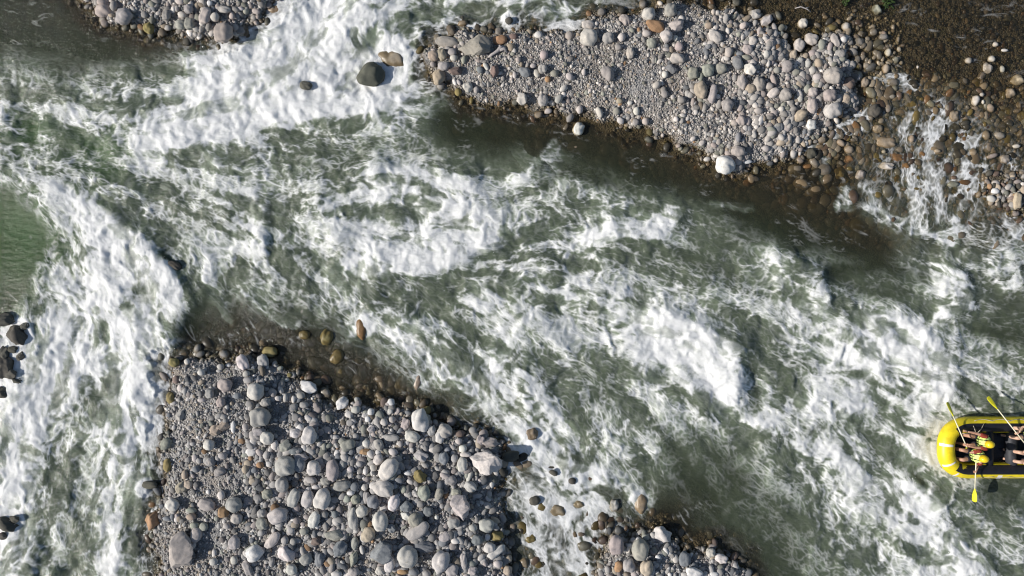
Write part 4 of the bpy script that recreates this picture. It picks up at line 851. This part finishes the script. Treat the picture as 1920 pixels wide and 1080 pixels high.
def person(seat, rz, hl, hr, lean, label, skin, shirt, hat=True, spread=.15, knee=(.42, .24), turn=0.):
    """seat: world point under the pelvis; local +x is where the person faces, +y their left; hl, hr world points the hands hold"""
    e = empty('person', seat, rz); tag(e, label, 'person', 'people in the raft')
    inv = (Matrix.Translation(seat)@Matrix.Rotation(rz, 4, 'Z')).inverted(); hl, hr = inv@Vector(hl), inv@Vector(hr)
    L = lambda z: lean*z/.55
    pel, bel, che, nkb, nk = (0, 0, .10), (L(.22), 0, .25), (L(.42), 0, .42), (L(.55), 0, .53), (L(.62)+.015, 0, .60)
    sh = [Vector((L(.5), sg*.175, .50)) for sg in (1, -1)]
    J = [pel, bel, che, nkb, nk, (nk[0]+.02, 0, .66)]; Rr = [(.15, .125), (.135, .11), (.15, .115), .085, .055, .06]; E = [(0, 1), (1, 2), (2, 3), (3, 4), (4, 5)]
    hands = []
    for sg, s, h in ((1, sh[0], hl), (-1, sh[1], hr)):
        el, wr = bend(s, h-(h-s).normalized()*.07, .29, .25, (-.1, sg*.7, -.7)); b = len(J)
        J += [s, s.lerp(el, .5), el, el.lerp(wr, .5), wr]; Rr += [.062, .050, .043, .037, .027]; E += [(3, b), (b, b+1), (b+1, b+2), (b+2, b+3), (b+3, b+4)]
        hands += hand(wr, h-wr if (h-wr).length > .01 else wr-el, (0, -sg*.8, -.6))
    legs = []
    for sg in (1, -1):
        hip = Vector((.03, sg*.09, .085)); kn = Vector((knee[0], sg*spread, knee[1])); an = Vector((knee[0]+.16, sg*spread*.95, -.20)); b = len(J)
        J += [hip, hip.lerp(kn, .5), kn, kn.lerp(an, .35), an, an+Vector((.06, 0, -.055)), an+Vector((.16, sg*.02, -.07))]; Rr += [.095, .08, .06, .058, .040, .042, .03]
        E += [(0, b), (b, b+1), (b+1, b+2), (b+2, b+3), (b+3, b+4), (b+4, b+5), (b+5, b+6)]; legs.append((hip, kn, an))
    hc = Vector((nk[0]+.035, 0, .735))
    def face(d, q):
        k = max(0, d.x); nose = .024*math.exp(-((d.y*7)**2+((d.z+.12)*6)**2))*(k > .5); jaw = 1-.16*max(0, -d.z)
        return Vector((q.x*(1 if d.x > 0 else 1.02)+nose, q.y*jaw, q.z))
    head = blob(hc, .098, .077, .115, 20, 14, face)
    ears = [blob(hc+Vector((-.005, sg*.078, -.01)), .018, .009, .028, 8, 6) for sg in (1, -1)]
    vs, fs = join(skin_body(J, E, Rr), head, *ears, *hands)
    b = part('body', (vs, fs), skin, e)
    part('eyes', join(*[blob(hc+Vector((.088, sg*.030, .008)), .010, .012, .008, 8, 6) for sg in (1, -1)]), EYE, b)
    part('mouth', blob(hc+Vector((.088, 0, -.062)), .008, .024, .006, 10, 5), RED, b)
    v = part('life_vest', loft([((L(.2), 0, .14), .15, .175), ((L(.24), 0, .20), .17, .19), ((L(.4), 0, .38), .18, .20), ((L(.48), 0, .47), .16, .19), ((L(.54), 0, .545), .11, .15), ((L(.56), 0, .565), .08, .10)]), VEST, e)
    for z, rx, ry in ((.24, .176, .196), (.37, .186, .206)):
        part('strap', loft([((L(z), 0, z-.012), rx, ry), ((L(z)+.002, 0, z+.014), rx+.001, ry+.001)]), STRAP, v)
    for sg in (1, -1):
        part('strap', tube([(L(.2)+.17, sg*.075, .18), (L(.38)+.187, sg*.075, .36), (L(.47)+.165, sg*.078, .47), (L(.54)+.06, sg*.085, .567), (L(.54)-.06, sg*.085, .567), (L(.45)-.165, sg*.075, .45), (L(.2)-.165, sg*.07, .2)], .016, 8), STRAP, v)
    part('strap', tube([(L(.2)+.175, 0, .18), (L(.38)+.192, 0, .36), (L(.47)+.168, 0, .47)], .012, 8), STRAP, v)
    for (sg, s) in ((1, sh[0]), (-1, sh[1])):
        i = 6 if sg == 1 else 11; el = Vector(J[i+2]); part('sleeve', tube([s.lerp(el, -.1), s.lerp(el, .1), s.lerp(el, .35), s.lerp(el, .62)], [.06, .076, .070, .062], 12), shirt, e)
    part('shorts', join(blob((0, 0, .10), .165, .165, .11, 14, 8), *[tube([h.lerp(k, -.1), h.lerp(k, .2), h.lerp(k, .55), h.lerp(k, .66)], [.10, .112, .095, .09], 12) for h, k, a in legs]), NAVY, e)
    for h, k, a in legs: part('shoe', blob(a+Vector((.06, 0, -.055)), .125, .050, .045, 12, 8), NAVY, e)
    he = part('helmet', blob(hc+Vector((-.01, 0, .035)), .128, .108, .112, 22, 12, lambda d, q: Vector((q.x, q.y, max(q.z, -.045)))), HELM, e)
    part('rim', tube([(hc.x-.01+.126*math.cos(a), .107*math.sin(a), hc.z-.008) for a in [2*math.pi*k/20 for k in range(20)]], .008, 6, closed=True), HELM, he)
    part('chin_strap', tube([hc+Vector((0, .10, 0)), hc+Vector((.03, .075, -.08)), hc+Vector((.045, 0, -.115)), hc+Vector((.03, -.075, -.08)), hc+Vector((0, -.10, 0))], .007, 6), STRAP, he)
    return e
def paddle(grip, tip, label, roll=0.):
    g, t = Vector(grip), Vector(tip); d = (t-g); ln = d.length; e = empty('paddle', g); tag(e, label, 'paddle', 'paddles of the raft crew')
    e.rotation_mode = 'QUATERNION'; e.rotation_quaternion = d.to_track_quat('X', 'Z')@Quaternion((1, 0, 0), roll)
    part('shaft', tube([(0, 0, 0), (ln-.40, 0, 0)], .016, 10), SHAFT, e)
    part('grip', tube([(-.005, -.055, 0), (-.008, -.03, 0), (-.008, .03, 0), (-.005, .055, 0)], [.013, .018, .018, .013], 8), BLADE, e)
    prof = [(-.44, .020, .020), (-.38, .030, .017), (-.32, .052, .012), (-.22, .072, .009), (-.08, .078, .007), (-.02, .066, .006), (0, .035, .004)]
    vs, fs = [], []
    for x, w, th in prof:
        for a in range(12):
            f = 2*math.pi*a/12; vs.append((ln+x, w*math.cos(f), th*math.sin(f)+.012*(1-(x/.44)**2)*0))
    for i in range(len(prof)-1):
        for a in range(12): fs.append((i*12+a, i*12+(a+1) % 12, (i+1)*12+(a+1) % 12, (i+1)*12+a))
    fs += [tuple(range(11, -1, -1)), tuple(range((len(prof)-1)*12, len(prof)*12))]
    part('blade', (vs, fs), BLADE, e); return e
def S(u, v, z): return P(*seen(u, v, z), z)     # a point at height z that the drone sees over u, v
p1a, p1b = S(1813, 839, .80), S(1776, 754, .50); p2a, p2b = S(1930, 842, .85), S(1852, 744, .42); p3a, p3b = S(1831, 845, .78), S(1827, 941, .46)
paddle(p1a, p1b, 'lime paddle of the far front paddler, reaching past the bow', .5)
paddle(p2a, p2b, 'lime paddle held out behind it by the rear paddler on the far side', .3)
paddle(p3a, p3b, 'lime paddle dipped straight down on the near side of the raft', 1.0)
SEAT = .30
person(P(1824, 820, SEAT), math.pi, p1a.lerp(p1b, .04), p1a.lerp(p1b, .40), .10, 'front paddler on the far side in lime vest and yellow helmet', SKIN, RED)
person(P(1811, 846, SEAT), math.pi, p3a.lerp(p3b, .42), p3a.lerp(p3b, .03), .06, 'front paddler on the near side in lime vest holding a dipped paddle', SKIN, RED)
person(P(1911, 806, SEAT+.02), math.pi, p2a.lerp(p2b, .02), p2a.lerp(p2b, .30), .12, 'rear paddler on the far side with knees up, reaching along a paddle', SKIN2, NAVY)
person(P(1915, 850, SEAT+.02), math.pi, P(1895, 840, .62), P(1895, 860, .62), .06, 'rear paddler on the near side with hands on bare knees', SKIN2, NAVY)

# ---------------- driftwood and a weed ----------------
WOOD = plain('grey_driftwood', (.36, .33, .32), .85, .2, .25, 30., .4)
def wood(name, paths, label, cat):
    o = part(name, join(*[tube(p, r, 9) for p, r in paths]), WOOD, None); tag(o, label, cat); return o
gz = ground_at(933, 100)+.06
w1 = [P(916, 113, gz), P(923, 108, gz+.02), P(931, 103, gz+.04), P(938, 98, gz+.06), P(945, 94, gz+.05)]
wood('driftwood', [(w1, [.03, .05, .055, .075, .05]), ([P(937, 99, gz+.06), P(946, 97, gz+.05), P(951, 104, gz)], [.07, .06, .03]), ([P(939, 97, gz+.05), P(937, 91, gz+.04)], [.05, .03])], 'grey forked driftwood lying behind the big olive boulder', 'driftwood')
wood('twig', [([P(1490, 16, .02), P(1500, 14, .06), P(1512, 18, .05), P(1520, 23, .01)], [.012, .02, .018, .010]), ([P(1508, 17, .05), P(1516, 14, .03)], [.014, .008])], 'pale bent twig sticking out of the brown shallow water', 'driftwood')
LEAF = plain('weed_green', (.035, .06, .016), .6, .3, .3, 12.)
def weed(u, v, n, sp, label, seed):
    rs = random.Random(seed); ps = []
    for i in range(n):
        a = rs.uniform(0, 6.28); r = rs.uniform(.2, 1)*sp; b = P(u+rs.gauss(0, 3), v+rs.gauss(0, 3), max(0, ground_at(u, v))); w = rs.uniform(.015, .03); h = rs.uniform(.06, .18)
        d = Vector((math.cos(a), math.sin(a), 0)); s = Vector((-d.y, d.x, 0)); q = [b, b+d*r*.4+Vector((0, 0, h*.8)), b+d*r*.8+Vector((0, 0, h)), b+d*r+Vector((0, 0, h*.7))]
        vs = []; 
        for k, c in enumerate(q):
            ww = w*(.5, 1, .8, .1)[k]; vs += [c-s*ww, c+Vector((0, 0, .006)), c+s*ww]
        ps.append((vs, [(3*k+j, 3*k+j+1, 3*k+j+4, 3*k+j+3) for k in range(3) for j in range(2)]))
    o = part('weed', join(*ps), LEAF, None); tag(o, label, 'plant'); return o
weed(1662, 6, 40, .22, 'green weed tuft growing behind the angular grey-green stone', 3)
weed(1582, 5, 16, .12, 'small weed in the brown shallows near the bent twig', 4)
